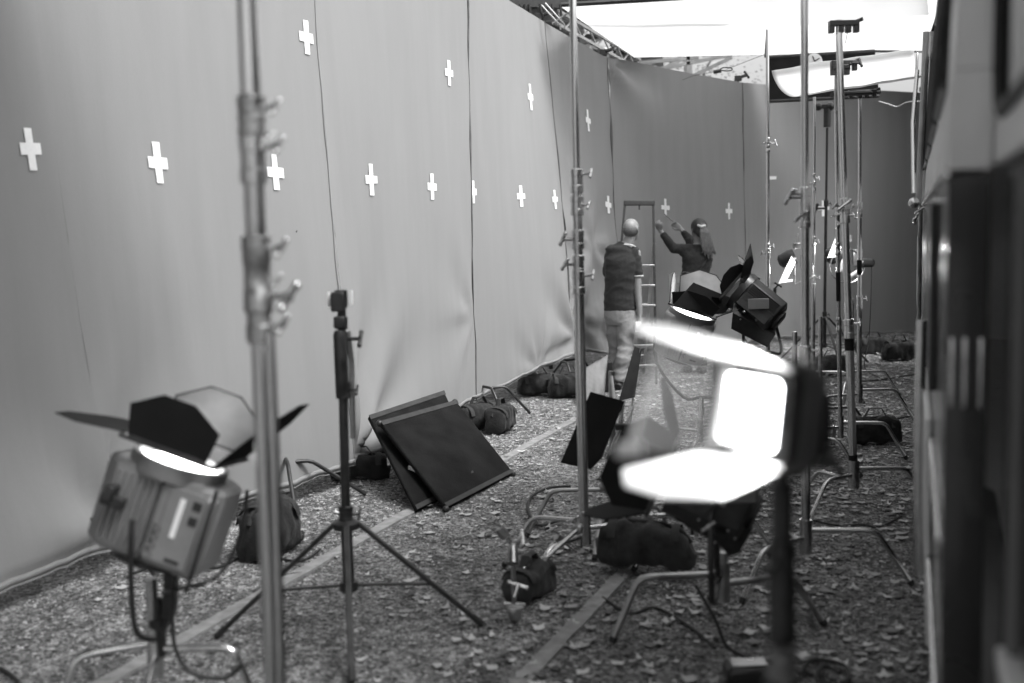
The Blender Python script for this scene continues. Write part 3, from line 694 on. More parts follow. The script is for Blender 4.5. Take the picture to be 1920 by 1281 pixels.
# receiver on its head
hp = at(639, 545, 4.5)
mb = MB(); mb.lathe(hp - Vector((0, 0, .16)), (0, 0, 1), [(0, .022), (.05, .024), (.05, .018), (.09, .018), (.09, .026), (.16, .027), (.163, .02)], 18); hd = mb.build('top_socket', 'black_metal', T2)
mb = MB(); mb.box(hp + Vector((-.012, -.02, -.045)), (.055, .03, .08)); mb.box(hp + Vector((-.008, -.01, -.13)), (.045, .05, .05)); mb.build('clamp_block', 'black_metal', hd, bevel=.006)
mb = MB(); mb.box(hp + Vector((-.05, 0, -.035)), (.008, .03, .06)); mb.build('grip_pad', 'white_tape', hd); mb = MB(); mb.box(hp + Vector((.042, 0, -.03)), (.008, .03, .055)); mb.build('grip_pad', 'white_tape', hd)
mb = MB(); mb.lathe(at(642, 742, 4.47), (0, 0, 1), [(0, .024), (.01, .028), (.25, .028), (.27, .022)], 16); mb.build('sleeve', 'black_metal', T2)
knob(hd, hp + Vector((.02, 0, -.2)), RT, .05, 'black_metal', name='wing_knob')
mb = MB(); mb.tube([hp + Vector((.02, .01, -.17)), hp + Vector((.03, .012, -.3)), hp + Vector((.024, .012, -.62))], .012, 10); mb.build('side_rod', 'steel_dull', T2)
c10b = Vector((at(1546, 640, 12.6).x, 12.6, 0))
T10, _a = tripod('black tripod stand far back, with a pistol-shaped head at the end of the set', at(1551, 240, 12.6), c10b, .55, .55, (.2, 2.9, -1.5), r=.017)
hq = at(1551, 200, 12.6)
mb = MB(); mb.tube([hq + Vector((0, 0, -.23)), hq + Vector((0, 0, -.02))], .04, 14); mb.box(hq + Vector((-.03, 0, .0)), (.22, .06, .04)); mb.ball(hq + Vector((-.1, 0, 0)), .045); mb.ball(hq + Vector((.03, 0, .0)), .05); hh = mb.build('grip_head', 'black_metal', T10)
knob(hh, hq + Vector((.08, 0, -.02)), RT, .06, 'black_metal')
knob(T10, at(1549, 391, 12.6) - RT * .02, -RT, .09, 'black_metal')

# ---- dark stands that carry the backdrop
def wall_stand(i, label, angs, u=0.0, back=.22, hz=.30, l1=.42, l2=.62):
    bl, tl = ND[i]; e = (ND[min(i + 1, 8)][0] - ND[max(i - 1, 0)][0]); n = Vector((e.y, -e.x, 0)).normalized()
    b = Vector((bl.x, bl.y, 0)) - n * back + e.normalized() * u; tp = Vector(tl) - n * .06; tp.z += .06
    t, b0, ax, L = stand(label, b, tp, [(.4, .0175), (.7, .0155), (1, .0135)], hz, legs=tuple((a, l1, l2) for a in angs), m='black_metal', group='dark stands carrying the backdrop', name='backdrop_stand')
    mb = MB(); mb.box(tp + Vector((0, 0, 0)), (.09, .06, .07)); mb.tube([tp, tp + n * .12 + Vector((0, 0, .02))], .014, 8); c = mb.build('top_clamp', 'black_metal', t, bevel=.008)
    knob(c, tp + Vector((.02, 0, .02)), RT + Vector((0, 0, .3)), .09, 'black_metal')
wall_stand(1, 'dark stand behind the cloth near its pooled foot', (.0, 2.2, 4.2), u=-.3)
wall_stand(2, 'dark stand poking a leg out between the first two sandbags under the cloth', (-1.25, .4, 2.4), u=-.62, back=.1, l1=.16, l2=.5)
wall_stand(3, 'dark stand whose black legs straddle the gap right of the leaning boards', (-1.0, .3, 2.6), u=.22, back=.1, l1=.28, l2=.5)
wall_stand(4, 'dark stand clamped to the cloth top left of the tall centre pole', (-1.2, .6, 3.2), u=-.12, back=.25)
wall_stand(5, 'dark stand clamped to the cloth top at the inner corner above the man', (.9, 2.9, 4.6), back=.2)
wall_stand(6, 'dark stand behind the cloth bend', (1, 3, 5), back=.3)
wall_stand(8, 'dark stand behind the far end of the cloth', (1, 3, 5), back=.4)

# ================================================================== LAMPS
def door_poly(w0, w1, l, cut):   # hinge along x at y=0
    return [(-w0 / 2, 0), (w0 / 2, 0), (w1 / 2, l * (1 - cut)), (w1 / 2 * .35, l), (-w1 / 2 * .35, l), (-w1 / 2, l * (1 - cut))]
def lamp(label, c, axis, right, rad, ln, w, h, doors, body='grey_house', on=True, door_m='black_matte', door_in='door_in', pole=None, group='film lamps on stands', text=None, strip=None, lens_str='lamp_strip', yoke=True, scale_ring=1.0, power=0.0, vents=True):
    """c: lens centre, axis: optical axis, right: local x. Body extends behind the lens."""
    fr = frame(axis, right); A = fr.col[2].copy(); X = fr.col[0].copy(); Y = fr.col[1].copy(); MX = Matrix.Translation(c) @ fr.to_4x4()
    bc = c - A * (ln * .5); t = thing('film_lamp', label, 'lamp', bc, group)
    # housing: rounded-octagon section
    mb = MB(); k = .22; ch = min(w, h) * k
    sec = [(-w / 2 + ch, -h / 2), (w / 2 - ch, -h / 2), (w / 2, -h / 2 + ch), (w / 2, h / 2 - ch), (w / 2 - ch, h / 2), (-w / 2 + ch, h / 2), (-w / 2, h / 2 - ch), (-w / 2, -h / 2 + ch)]
    zs = [(-ln, .86), (-ln * .96, .97), (-ln * .1, 1.0), (-ln * .04, .93)]; n = 8
    for z, s_ in zs:
        for x, y in sec: mb.v.append(MX @ Vector((x * s_, y * s_, z)))
    for i in range(3):
        for j in range(n): mb.f.append((i * n + j, i * n + (j + 1) % n, (i + 1) * n + (j + 1) % n, (i + 1) * n + j))
    mb.f.append(tuple(range(n - 1, -1, -1))); mb.f.append(tuple(range(3 * n, 4 * n)))
    hs = mb.build('housing', body, t, bevel=.006)
    # cooling ribs on both broad sides and a labelled plate
    for sy in (-1, 1):
        mb = MB(); nr = 9
        for i in range(nr):
            x = -w / 2 + ch + (w * .50) * (i + .5) / nr; mb.box((x, sy * (h / 2 + .004), -ln * .52), (w * .022, .012, ln * .74), MX)
        if vents: mb.build('cooling_ribs', 'grey_mid' if body == 'grey_house' else 'hem', hs)
        mb = MB(); mb.box((w * .235, sy * (h / 2 + .003), -ln * .52), (w * .36, .008, ln * .8), MX); pl = mb.build('side_plate', body if body == 'grey_house' else 'black_metal', hs, bevel=.002)
        mb = MB(); mb.box((w * .045, sy * (h / 2 + .004), -ln * .5), (w * .02, .012, ln * .9), MX); mb.build('dark_band', 'black_metal', hs)
        if text and sy == text[1]:
            cu = bpy.data.curves.new('t', 'FONT'); cu.body = text[0]; cu.size = .046; cu.extrude = .0004; cu.align_x = 'CENTER'; cu.shear = .25
            to = bpy.data.objects.new('t', cu); sc.collection.objects.link(to); dg = bpy.context.evaluated_depsgraph_get(); me = bpy.data.meshes.new_from_object(to.evaluated_get(dg)); bpy.data.objects.remove(to)
            nrm = Y * sy; rd = A   # reads along the optical axis
            tf = Matrix((rd, nrm.cross(rd), nrm)).transposed().to_4x4(); tf.translation = c + X * w * .135 + Y * sy * (h / 2 + .0085) - A * ln * .72
            q = MB(); q.add([tf @ v.co for v in me.vertices], [tuple(p.vertices) for p in me.polygons]); q.build('lettering', 'print_black', hs)
            for (x, z, a, b) in ((.36, -.24, .07, .09), (.36, -.40, .07, .09), (.3, -.86, .12, .035)): q = MB(); q.box((w * x, sy * (h / 2 + .0085), ln * z), (w * a, .002, ln * b), MX); q.build('switch_plate', 'print_black', hs)
            q = MB(); q.box((w * .24, sy * (h / 2 + .0085), -ln * .42), (w * .045, .002, ln * .42), MX); q.build('reflective_strip', 'white_tape', hs)
    mb = MB(); mb.lathe(c - A * ln * 1.0, -A, [(0, w * .3), (.02, w * .3), (.03, w * .22)], 20); mb.build('rear_cap', 'black_metal', hs)
    # lens ring, glass, ears
    R1 = rad * scale_ring; mb = MB(); mb.lathe(c - A * .03, A, [(0, R1 * 1.02), (.0, R1 * 1.14), (.05, R1 * 1.14), (.05, R1), (.02, R1 * .98)], 36); rg = mb.build('lens_ring', 'black_metal' if body != 'grey_house' else 'grey_mid', t)
    mb = MB(); mb.lathe(c - A * .004, A, [(0, R1 * .98), (.006, R1 * .9), (.018, R1 * .5), (.022, .001)], 32); mb.build('lens', lens_str if on else 'fresnel', rg)
    mb = MB()
    mb._ = None
    sq = R1 * 1.15
    for a, b in (((-sq, -sq), (sq, -sq)), ((sq, -sq), (sq, sq)), ((sq, sq), (-sq, sq)), ((-sq, sq), (-sq, -sq))):
        mb.bar(MX @ Vector((a[0], a[1], .06)), MX @ Vector((b[0], b[1], .06)), .012, .012, A)
    df_ = mb.build('door_frame', 'black_metal', t, bevel=.002)
    for (an, op, dl, dw) in doors:   # angle round the ring, opening from the axis, length, far width
        hd = (X * math.cos(an) + Y * math.sin(an)); side = A.cross(hd)
        pl = (A * math.cos(op) + hd * math.sin(op)); o = c + A * .068 + hd * sq
        mm = Matrix((side, pl, side.cross(pl))).transposed().to_4x4(); mm.translation = o
        mb = MB(); mb.prism(door_poly(sq * 1.7, dw, dl, .38), .003, mm); dr = mb.build('barn_door', door_m, t)
        mb = MB(); mb.tube([mm @ Vector((-sq * .8, 0, 0)), mm @ Vector((sq * .8, 0, 0))], .006, 8); mb.build('hinge', 'black_metal', dr)
        if door_in:
            iw = side.cross(pl); sg = -1 if iw.dot(hd) > 0 else 1
            m2 = mm.copy(); m2.translation = o + iw * sg * .0026
            mb = MB(); mb.prism(door_poly(sq * 1.6, dw * .96, dl * .97, .38), .0012, m2); mb.build('inner_face', door_in, dr)
    if yoke:
        mb = MB(); q = c - A * ln * .5
        pts = [MX @ Vector(p) for p in ((-w / 2 - .03, 0, -ln * .45), (-w / 2 - .035, -h * .3, -ln * .6), (-w / 2 - .01, -h * .85, -ln * .8), (0, -h * .95, -ln * .84), (w / 2 + .01, -h * .85, -ln * .8), (w / 2 + .035, -h * .3, -ln * .6), (w / 2 + .03, 0, -ln * .45))]
        if pole is not None:
            dwn = Vector((0, 0, -1)); sd_ = X - dwn * X.dot(dwn); sd_.normalize()
            q = MX @ Vector((0, 0, -ln * .5)); W = w / 2 + .035; dz = (q - Vector(pole)).length
            pts = [q - X * W, q - X * W + dwn * dz * .55, Vector(pole) - sd_ * W * .6, Vector(pole), Vector(pole) + sd_ * W * .6, q + X * W + dwn * dz * .55, q + X * W]
        mb.tube(pts, .011, 8, smooth=4); mb.build('yoke', 'black_metal', t)
        for sx in (-1, 1): knob(t, q + X * sx * (w / 2 + .03), X * sx, .035, 'black_metal', name='tilt_knob')
        if pole is not None:
            mb = MB(); mb.lathe(Vector(pole) - Vector((0, 0, .13)), (0, 0, 1), [(0, .02), (.06, .024), (.06, .018), (.14, .018)], 14); mb.build('spigot', 'black_metal', t)
    if power > 0:
        ld = bpy.data.lights.new('lamp_beam', 'AREA'); ld.shape = 'DISK'; ld.size = R1 * 1.8; ld.energy = power; ld.spread = R(120)
        lo = bpy.data.objects.new('lamp_beam', ld); sc.collection.objects.link(lo); lo.matrix_world = mtx(c + A * .03, -A); lo.parent = t; lo.matrix_parent_inverse = Matrix.Translation(-bc)
    return t, MX
H = TP / 2
# left lamp: open doors to the sky
L1c = at(338, 872, 3.45)
LA = (Vector((.37, .08, 1.0))).normalized()
L1, MX1 = lamp('lit pale grey lamp tipped upward with four barn doors spread, nearest the backdrop', L1c, LA, Vector((1, -.14, -.3)), .135, .30, .40, .26,
     ((-H, R(8), .16, .30), (H, R(14), .18, .32), (TP, R(98), .28, .24), (0, R(34), .30, .28)), pole=at(318, 1120, 3.5), text=('ARRI', -1), power=4, yoke=False)
mb = MB(); mb.bar(at(322, 1060, 3.45), at(318, 1150, 3.5), .05, .04); mb.lathe(at(300, 1230, 3.5), (0, 0, 1), [(0, .022), (.1, .024), (.1, .03), (.13, .03), (.13, .02), (.2, .018)], 14); mb.bar(at(318, 1140, 3.5), at(300, 1190, 3.5), .035, .03); mb.build('mount_bracket', 'black_metal', L1, bevel=.004)
# cables of that lamp
def cable(label, pts, r=.006, parent=None, name='cable', grp=None, m='rubber'):
    mb = MB(); mb.tube([Vector(p) for p in pts], r, 8, smooth=6)
    if parent: return mb.build(name, m, parent)
    o = mb.build(name, m); tag(o, label, 'cable', grp); return o
cable('', [at(248, 975, 3.27), at(246, 1010, 3.27), at(246, 1100, 3.3), at(256, 1185, 3.35), at(290, 1200, 3.4)], .0095, L1, 'power_cable')
cable('', [at(325, 1085, 3.4), at(322, 1150, 3.38), at(330, 1220, 3.4), at(360, 1262, 3.4), at(420, 1272, 3.4), at(455, 1245, 3.38)], .007, L1, 'power_cable')
cable('', [at(172, 1010, 3.4), at(160, 1060, 3.4), at(158, 1120, 3.4), at(175, 1180, 3.42), at(190, 1205, 3.44)], .0018, L1, 'safety_wire', m='steel_dull')
mb = MB(); mb.box((-.11, -.155, -.14), (.075, .03, .035), MX1); mb.box((-.12, -.165, -.115), (.03, .05, .05), MX1); mb.build('plug_socket', 'black_metal', L1, bevel=.004)
mb = MB(); mb.tube([MX1 @ Vector(p) for p in ((.19, -.15, -.0), (.2, -.17, -.15), (.2, -.15, -.33))], .0065, 8); mb.tube([MX1 @ Vector(p) for p in ((.2, .12, -.03), (.22, .14, -.18), (.2, .1, -.33), (.12, -.13, -.36))], .0065, 8, smooth=4); mb.build('guard_rail', 'black_metal', L1)
mb = MB(); mb.box((.15, 0, -.17), (.08, .25, .27), MX1); mb.build('end_cover', 'grey_mid', L1, bevel=.02)

# brightest lamp, close to the camera
C0 = at(1412, 772, 1.72)
A0 = (-RT * .80 - FWD * .60 + UP * .03).normalized()
X0 = A0.cross((UP * .985 + RT * .17).normalized())  # width axis in the lens plane
V0 = X0.cross(A0) if X0.cross(A0).z > 0 else A0.cross(X0)
X0 = X0.normalized(); V0 = V0.normalized()
fr0 = Matrix((X0, V0, X0.cross(V0))).transposed().to_4x4()
SGN = 1 if X0.cross(V0).dot(A0) > 0 else -1
fr0.translation = C0
L0 = thing('film_lamp', 'brightest lamp, close up, its rectangular window glowing between white barn doors', 'lamp', C0 - A0 * .08, 'film lamps on stands')
def p0(x, y, z): return fr0 @ Vector((x, y, z * SGN))
def rrect(w_, h_, r, n=5):
    o = []
    for cx, cy, a0 in ((w_ / 2 - r, h_ / 2 - r, 0), (-w_ / 2 + r, h_ / 2 - r, 90), (-w_ / 2 + r, -h_ / 2 + r, 180), (w_ / 2 - r, -h_ / 2 + r, 270)):
        for i in range(n + 1): a = R(a0 + 90 * i / n); o.append((cx + r * math.cos(a), cy + r * math.sin(a)))
    return o
WW, HH = .122, .112
mf = fr0.copy(); mb = MB()
a_ = rrect(WW + .045, HH + .04, .018); b_ = rrect(WW, HH, .012); k = len(a_)
for z in (-.01, .012):
    mb.v += [p0(x, y, z) for x, y in a_] + [p0(x, y, z) for x, y in b_]
for i in range(k):
    j = (i + 1) % k; mb.f += [(i, j, k + j, k + i), (2 * k + i, 3 * k + i, 3 * k + j, 2 * k + j), (i, 2 * k + i, 2 * k + j, j), (k + i, k + j, 3 * k + j, 3 * k + i)]
fr_ = mb.build('window_bezel', 'black_metal', L0)
mb = MB(); mb.v = [p0(x, y, 0) for x, y in b_]; mb.f = [tuple(range(k))]; mb.build('lens', 'lamp_on', fr_)
mb = MB()
for z, s_ in ((-.012, 1.0), (-.06, .96), (-.09, .8), (-.1, .55)): mb.v += [p0(x * s_, y * s_ * 1.15, z) for x, y in a_]
for q in range(3):
    for i in range(k): j = (i + 1) % k; mb.f.append((q * k + i, q * k + j, (q + 1) * k + j, (q + 1) * k + i))
mb.f.append(tuple(range(3 * k, 4 * k))); mb.f.append(tuple(range(k)))
mb.build('housing', 'grey_mid', L0)
# white barn doors built from the lens plane outwards
def slab(pts, th, m, name, par=L0, bev=.002):
    mb = MB(); P_ = [Vector(p) for p in pts]; n_ = (P_[1] - P_[0]).cross(P_[2] - P_[0]).normalized() * th / 2; n = len(P_)
    mb.v = [p - n_ for p in P_] + [p + n_ for p in P_]; mb.f = [tuple(range(n - 1, -1, -1)), tuple(range(n, 2 * n))] + [(i, (i + 1) % n, n + (i + 1) % n, n + i) for i in range(n)]
    return mb.build(name, m, par, bevel=bev)
hw = WW / 2 + .022; hh = HH / 2 + .022
slab([p0(hw, hh, .012), p0(-hw, hh, .012), p0(-hw * 1.3, hh + .035, .17), p0(-hw * .5, hh + .055, .235), p0(hw * .5, hh + .055, .235), p0(hw * 1.3, hh + .035, .17)], .003, 'white_paint', 'barn_door')
slab([p0(hw, -hh, .012), p0(-hw, -hh, .012), p0(-hw * 1.3, -hh - .03, .17), p0(-hw * .5, -hh - .04, .225), p0(hw * .5, -hh - .04, .225), p0(hw * 1.3, -hh - .03, .17)], .003, 'white_paint', 'barn_door')
slab([p0(-hw * .9, hh + .02, -.02), p0(-hw * 1.9, hh + .012, .03), p0(-hw * 2.0, hh + .03, .1), p0(-hw * 1.2, hh + .05, .12)], .003, 'grey_mid', 'barn_door')
for sg in (-1, 1):
    mb = MB(); mb.tube([p0(-hw, sg * hh, .016), p0(hw, sg * hh, .016)], .007, 8); mb.build('hinge', 'steel_dull', L0)
# see-through sheet held between the doors' far ends
GA, GB, GC, GD = at(1366, 668, 1.50), at(1234, 642, 1.38), at(1178, 846, 1.38), at(1333, 846, 1.50)
mb = MB(); n1 = 14
for i in range(n1 + 1):
    for j in range(9):
        p = GA.lerp(GB, i / n1).lerp(GD.lerp(GC, i / n1), j / 8); p = p - FWD * (.02 * math.sin(math.pi * i / n1)) + FWD * .006 * noise.noise(p * 14); mb.v.append(p)
for i in range(n1):
    for j in range(8): mb.f.append((i * 9 + j, i * 9 + j + 1, (i + 1) * 9 + j + 1, (i + 1) * 9 + j))
gs = mb.build('diffusion_sheet', 'gel', L0, angle=180)
for a, b in ((GA, GD), (GB, GC)):
    d_ = (GA - GB).normalized() * .012; mb = MB(); mb.quad(a - FWD * .004 - d_ * .5, a - FWD * .004 + d_ * .6, b - FWD * .004 + d_ * .6, b - FWD * .004 - d_ * .5, .0006); mb.build('taped_edge', 'gel_edge', gs)
# pegs that clip the sheet
for p in (GC,):
    mb = MB(); mb.box(p - FWD * .01, (.034, .012, .012)); mb.box(p - FWD * .01 + Vector((0, 0, .009)), (.034, .008, .006)); mb.build('peg', 'white_paint', L0, bevel=.002)
# bracket and stand of this lamp
sp = at(1467, 900, 1.78)
mb = MB(); pts = [p0(-WW * .1, -hh - .05, -.08), at(1462, 885, 1.76), sp]
mb.tube([p0(0, -hh - .01, -.09), p0(0, -hh - .045, -.09), at(1466, 880, 1.78), at(1468, 930, 1.78)], .011, 10, smooth=4)
mb.tube([p0(hw + .02, 0, -.08), p0(hw + .025, -hh * .8, -.08), at(1500, 880, 1.78), at(1466, 884, 1.78)], .009, 10, smooth=4); mb.build('yoke', 'black_metal', L0)
knob(L0, at(1510, 872, 1.76), RT + UP * .2, .045, 'black_metal', name='tilt_knob'); knob(L0, p0(hw + .03, 0, -.08), RT, .04, 'black_metal', name='tilt_knob')
mb = MB(); mb.box(at(1510, 800, 1.83), (.07, .1, .13)); mb.build('junction_box', 'black_metal', L0, bevel=.012)
ld = bpy.data.lights.new('lamp_beam', 'AREA'); ld.shape = 'RECTANGLE'; ld.size = WW * .95; ld.size_y = HH * .95; ld.energy = 1.35; ld.spread = R(170)
lo = bpy.data.objects.new('lamp_beam', ld); sc.collection.objects.link(lo)
ml_ = Matrix((X0, A0.cross(X0) * -1, -A0)).transposed()
if ml_.determinant() < 0: ml_.col[0] = -X0
ml_ = ml_.to_4x4(); ml_.translation = C0 + A0 * .004; lo.matrix_world = ml_
lo.parent = L0; lo.matrix_parent_inverse = Matrix.Translation(-(C0 - A0 * .08))
bb0 = at(1470, 1281, 1.74); sb = Vector((bb0.x, bb0.y, 0))
stand('dark stand with dull grey collar under the brightest lamp, close up', sb, at(1466, 905, 1.78), [(.62, .0215), (.66, .024), (1, .018)], .3, m='black_metal',
      legs=((.3, .3, .45), (2.4, .3, .45), (4.5, .3, .45)), group='dark stands among the lamps', knobs=((.86, -RT - FWD, .03), (.78, RT - FWD * .4, .03)))
mb = MB(); pc = at(1468, 1245, 1.70); mb.ball(pc + FWD * .0, (.012, .012, .018)); mb.tube([at(1468, 1215, 1.74), at(1469, 1275, 1.74)], .0225, 14)
tag(mb.build('grey_tape_wrap', 'grey_mid'), 'pale grey tape wrap round the dark pole under the brightest lamp', 'tape')

# black lamp below it, pointing away to the left
L2c = at(1262, 872, 3.9)
A2 = (-RT * .86 + FWD * .18 + UP * .36).normalized()
L2, MX2 = lamp('black unlit lamp low behind the large sandbag, doors opened toward the backdrop', at(1275, 900, 3.95), A2, (A2.cross(Vector((0, 0, 1)))), .12, .27, .24, .24,
     ((H, R(30), .24, .30), (-H, R(55), .23, .30), (0, R(25), .24, .26), (TP, R(30), .22, .26)), body='black_metal', on=False, door_m='black_matte', door_in='black_matte', pole=at(1356, 1050, 4.4), vents=True)
mb = MB(); mb.box(at(1382, 925, 3.75), (.13, .01, .07)); mb.build('label_plate', 'grey_mid', L2, bevel=.003)
knob(L2, at(1347, 940, 3.72), -FWD + RT * .1, .045, 'steel_dull', bar=False, name='focus_knob'); knob(L2, at(1330, 985, 3.72), -FWD - RT * .3, .03, 'steel_dull', name='lock_knob')
for dx, dy in ((1310, 975), (1302, 910), (1365, 995), (1378, 1010), (1340, 1018)):
    mb = MB(); mb.ball(at(dx, dy, 3.76), .0045); mb.build('rivet', 'steel_dull', L2)
mb = MB(); mb.quad(at(1300, 900, 3.8), at(1400, 985, 3.85), at(1375, 1030, 3.95), at(1285, 985, 3.9), .02); mb.quad(at(1330, 1000, 3.8), at(1412, 985, 3.85), at(1385, 1035, 3.9), at(1365, 1040, 3.9), .02); mb.build('lower_box', 'black_metal', L2, bevel=.005)
cable('', [at(1333, 955, 3.9), at(1331, 1010, 3.95), at(1332, 1070, 4.1), at(1340, 1085, 4.2)], .008, L2, 'power_cable')
# another lamp's black doors at (1050-1215, 690-880)
slabf = lambda pts, th, m, name, par: slab(pts, th, m, name, par, 0)
fl = thing('flag', 'tilted black door panel with bright edge, behind the tall centre pole', 'flag', at(1140, 830, 5.4), 'black flags and doors')
slabf([at(1108, 735, 5.4), at(1170, 752, 5.3), at(1128, 858, 5.3), at(1108, 880, 5.4), at(1052, 868, 5.5), at(1082, 815, 5.5)], .012, 'black_matte', 'panel', fl)
mb = MB(); mb.tube([at(1168, 752, 5.32), at(1163, 800, 5.32), at(1135, 860, 5.32)], .009, 8); mb.tube([at(1187, 762, 5.35), at(1160, 830, 5.35)], .007, 8); mb.build('edge_rod', 'chrome', fl)
mb = MB(); mb.box(at(1165, 800, 5.3), (.06, .04, .03)); mb.build('clamp', 'black_metal', fl, bevel=.004)
mb = MB(); mb.tube([at(1160, 830, 5.35), Vector((c12.x, c12.y, .88))], .009, 8); mb.build('stem', 'steel_dull', fl)
fl2 = thing('flag', 'pointed black flag standing between the man and the ladder foot', 'flag', at(1190, 745, 8.2), 'black flags and doors')
slabf([at(1190, 650, 8.2), at(1203, 655, 8.2), at(1190, 745, 8.1), at(1160, 752, 8.1), at(1178, 712, 8.2)], .01, 'hem', 'panel', fl2)
mb = MB(); mb.tube([at(1200, 655, 8.2), at(1186, 750, 8.12), gnd(1182, 800)], .007, 8); mb.build('edge_rod', 'steel_dull', fl2)

# grey lamp just left of the woman's bag
A3 = Vector((.30, -.22, 1.0)).normalized()
pl3 = at(1312, 760, 7.6)
L3, MX3 = lamp('lit pale grey lamp tipped upward in front of the woman', at(1298, 590, 7.6), A3, Vector((1, -.25, -.3)), .145, .32, .36, .28,
     ((-H, R(10), .13, .34), (H, R(25), .22, .36), (TP, R(15), .18, .24), (0, R(50), .26, .34)), pole=at(1315, 745, 7.7), text=('ARRI', -1), power=10)
stand('chrome stand hidden under the lit lamp in front of the woman', Vector((pl3.x, 7.6, 0)), at(1315, 745, 7.7), [(1, .017)], .25, legs=((.2, .3, .45), (2.4, .3, .45), (4.4, .3, .45)), group='low chrome stands among the lamps')
fd = slab([at(1300, 530, 7.4), at(1378, 562, 7.5), at(1358, 588, 7.45), at(1330, 590, 7.4), at(1262, 572, 7.4)], .006, 'black_matte', 'barn_door', L3, 0)
# black lamp next to it
A4 = (-RT * .62 + FWD * .25 + UP * .55).normalized()
L4, MX4 = lamp('black lamp with a raised pointed door, right of the woman', at(1392, 548, 7.5), A4, A4.cross(FWD), .13, .3, .25, .26,
     ((0, R(25), .12, .2), (H, R(60), .12, .2), (-H, R(60), .12, .2), (TP, R(12), .12, .2)), body='black_metal', on=False, door_in='black_matte', pole=at(1440, 660, 7.6))
mb = MB(); mb.box(at(1422, 570, 7.28), (.14, .01, .07), None); mb.build('label_plate', 'grey_house', L4, bevel=.003)
slab([at(1407, 457, 7.3), at(1413, 492, 7.3), at(1404, 520, 7.35), at(1384, 545, 7.4), at(1392, 500, 7.4)], .006, 'black_matte', 'barn_door', L4, 0)
for dx, dy in ((1395, 585), (1405, 578), (1418, 600), (1388, 598)):
    mb = MB(); mb.ball(at(dx, dy, 7.33), .01); mb.build('rivet', 'steel_dull', L4)
slab([at(1375, 575, 7.35), at(1455, 615, 7.4), at(1440, 640, 7.5), at(1372, 605, 7.4)], .12, 'black_metal', 'lower_box', L4)
stand('dark stand under the black lamp right of the woman', Vector((at(1440, 700, 7.6).x, 7.6, 0)), at(1440, 660, 7.6), [(1, .017)], .25, m='black_metal', legs=((.2, .3, .45), (2.4, .3, .45), (4.4, .3, .45)), group='dark stands among the lamps')

# two small far lamps with white fins
def small_lamp(label, c, s_, fin, ringed, hang):
    t = thing('small_lamp', label, 'lamp', c, 'small lamps at the far end')
    mb = MB(); mb.lathe(c, -RT * .5 + FWD * .1 - UP * .2, [(0, .07 * s_), (.05 * s_, .075 * s_), (.13 * s_, .06 * s_), (.15 * s_, .03 * s_)], 18); mb.build('housing', 'black_metal', t)
    mb = MB(); mb.box(c + UP * .09 * s_ + RT * .02, (.06 * s_, .05, .05 * s_)); mb.tube([c + UP * .05 * s_, c + UP * .2 * s_ + RT * .03], .008, 6); mb.box(c + RT * .09 * s_ - UP * .05 * s_, (.07 * s_, .05, .12 * s_)); mb.build('clamp', 'steel_dull', t, bevel=.005)
    for f in fin: slab(f, .004, 'white_paint', 'white_fin', t, 0)
    pl_ = bpy.data.lights.new('lamp_beam', 'POINT'); pl_.energy = 2.2; pl_.shadow_soft_size = .03; lo_ = bpy.data.objects.new('lamp_beam', pl_); sc.collection.objects.link(lo_); fc_ = sum((Vector(q) for q in fin[0]), Vector((0, 0, 0))) / len(fin[0]); lo_.location = fc_ - FWD * .12 + RT * .1 - c; lo_.parent = t
    if ringed:
        mb = MB(); r_ = .125 * s_; cc = c - FWD * .05 - UP * .12 * s_
        mb.loft([cc + RT * r_ * math.cos(a * TP / 14) + UP * r_ * math.sin(a * TP / 14) for a in range(28)], .008, 6, closed=True, ref=FWD); mb.build('filter_ring', 'chrome', t)
        mb = MB(); mb.tube([cc + RT * .02 - UP * .1, cc + RT * .14 - UP * .02], .02, 10); mb.build('bulb_guard', 'white_paint', t)
    mb = MB(); mb.tube([c - UP * .03 * s_, c - UP * .25 * s_, Vector((hang[0].x, hang[0].y, hang[1]))], .008, 8); mb.build('arm', 'steel_dull', t)
    return t
fc = at(1490, 480, 9.7)
small_lamp('small dark lamp with a long white fin, left of the nearer slim stand', fc, 1.0, [[at(1484, 480, 9.6), at(1492, 492, 9.65), at(1476, 524, 9.6), at(1459, 532, 9.5)], [at(1459, 532, 9.5), at(1462, 526, 9.55), at(1487, 524, 9.6), at(1486, 528, 9.6)]], False, (at(1523, 520, 9.85), at(1523, 520, 9.85).z))
fc = at(1585, 470, 10.2)
L6 = small_lamp('small lamp with white fin and round ring among the chrome poles', fc, 1.25, [[at(1566, 446, 10.1), at(1578, 465, 10.1), at(1570, 482, 10.1), at(1551, 484, 10.0)], [at(1580, 485, 10.0), at(1580, 505, 10.0), at(1574, 512, 10.0), at(1577, 490, 10.0)]], True, (at(1598, 560, 10.2), at(1598, 560, 10.2).z))
stand('short dull stand under the small ringed lamp', Vector((at(1598, 700, 10.2).x, 10.2, 0)), at(1598, 560, 10.2), [(.5, .017), (1, .014)], .25, legs=((0, .3, .45), (2.1, .3, .45), (4.2, .3, .45)), group='low chrome stands among the lamps')
mb = MB(); mb.lathe(at(1612, 493, 10.1), RT, [(0, .03), (.02, .045), (.12, .04), (.14, .02)], 14); mb.box(at(1610, 508, 10.15), (.07, .05, .05)); mb.build('side_head', 'black_metal', L6, bevel=.01)
cable('thin black cable hanging from the small ringed lamp to the ground', [at(1628, 490, 10.1), at(1634, 500, 10.1), at(1633, 560, 10.1), at(1629, 640, 10.1), at(1622, 690, 10.0), gnd(1660, 712, .01), gnd(1700, 716, .01)], .004)
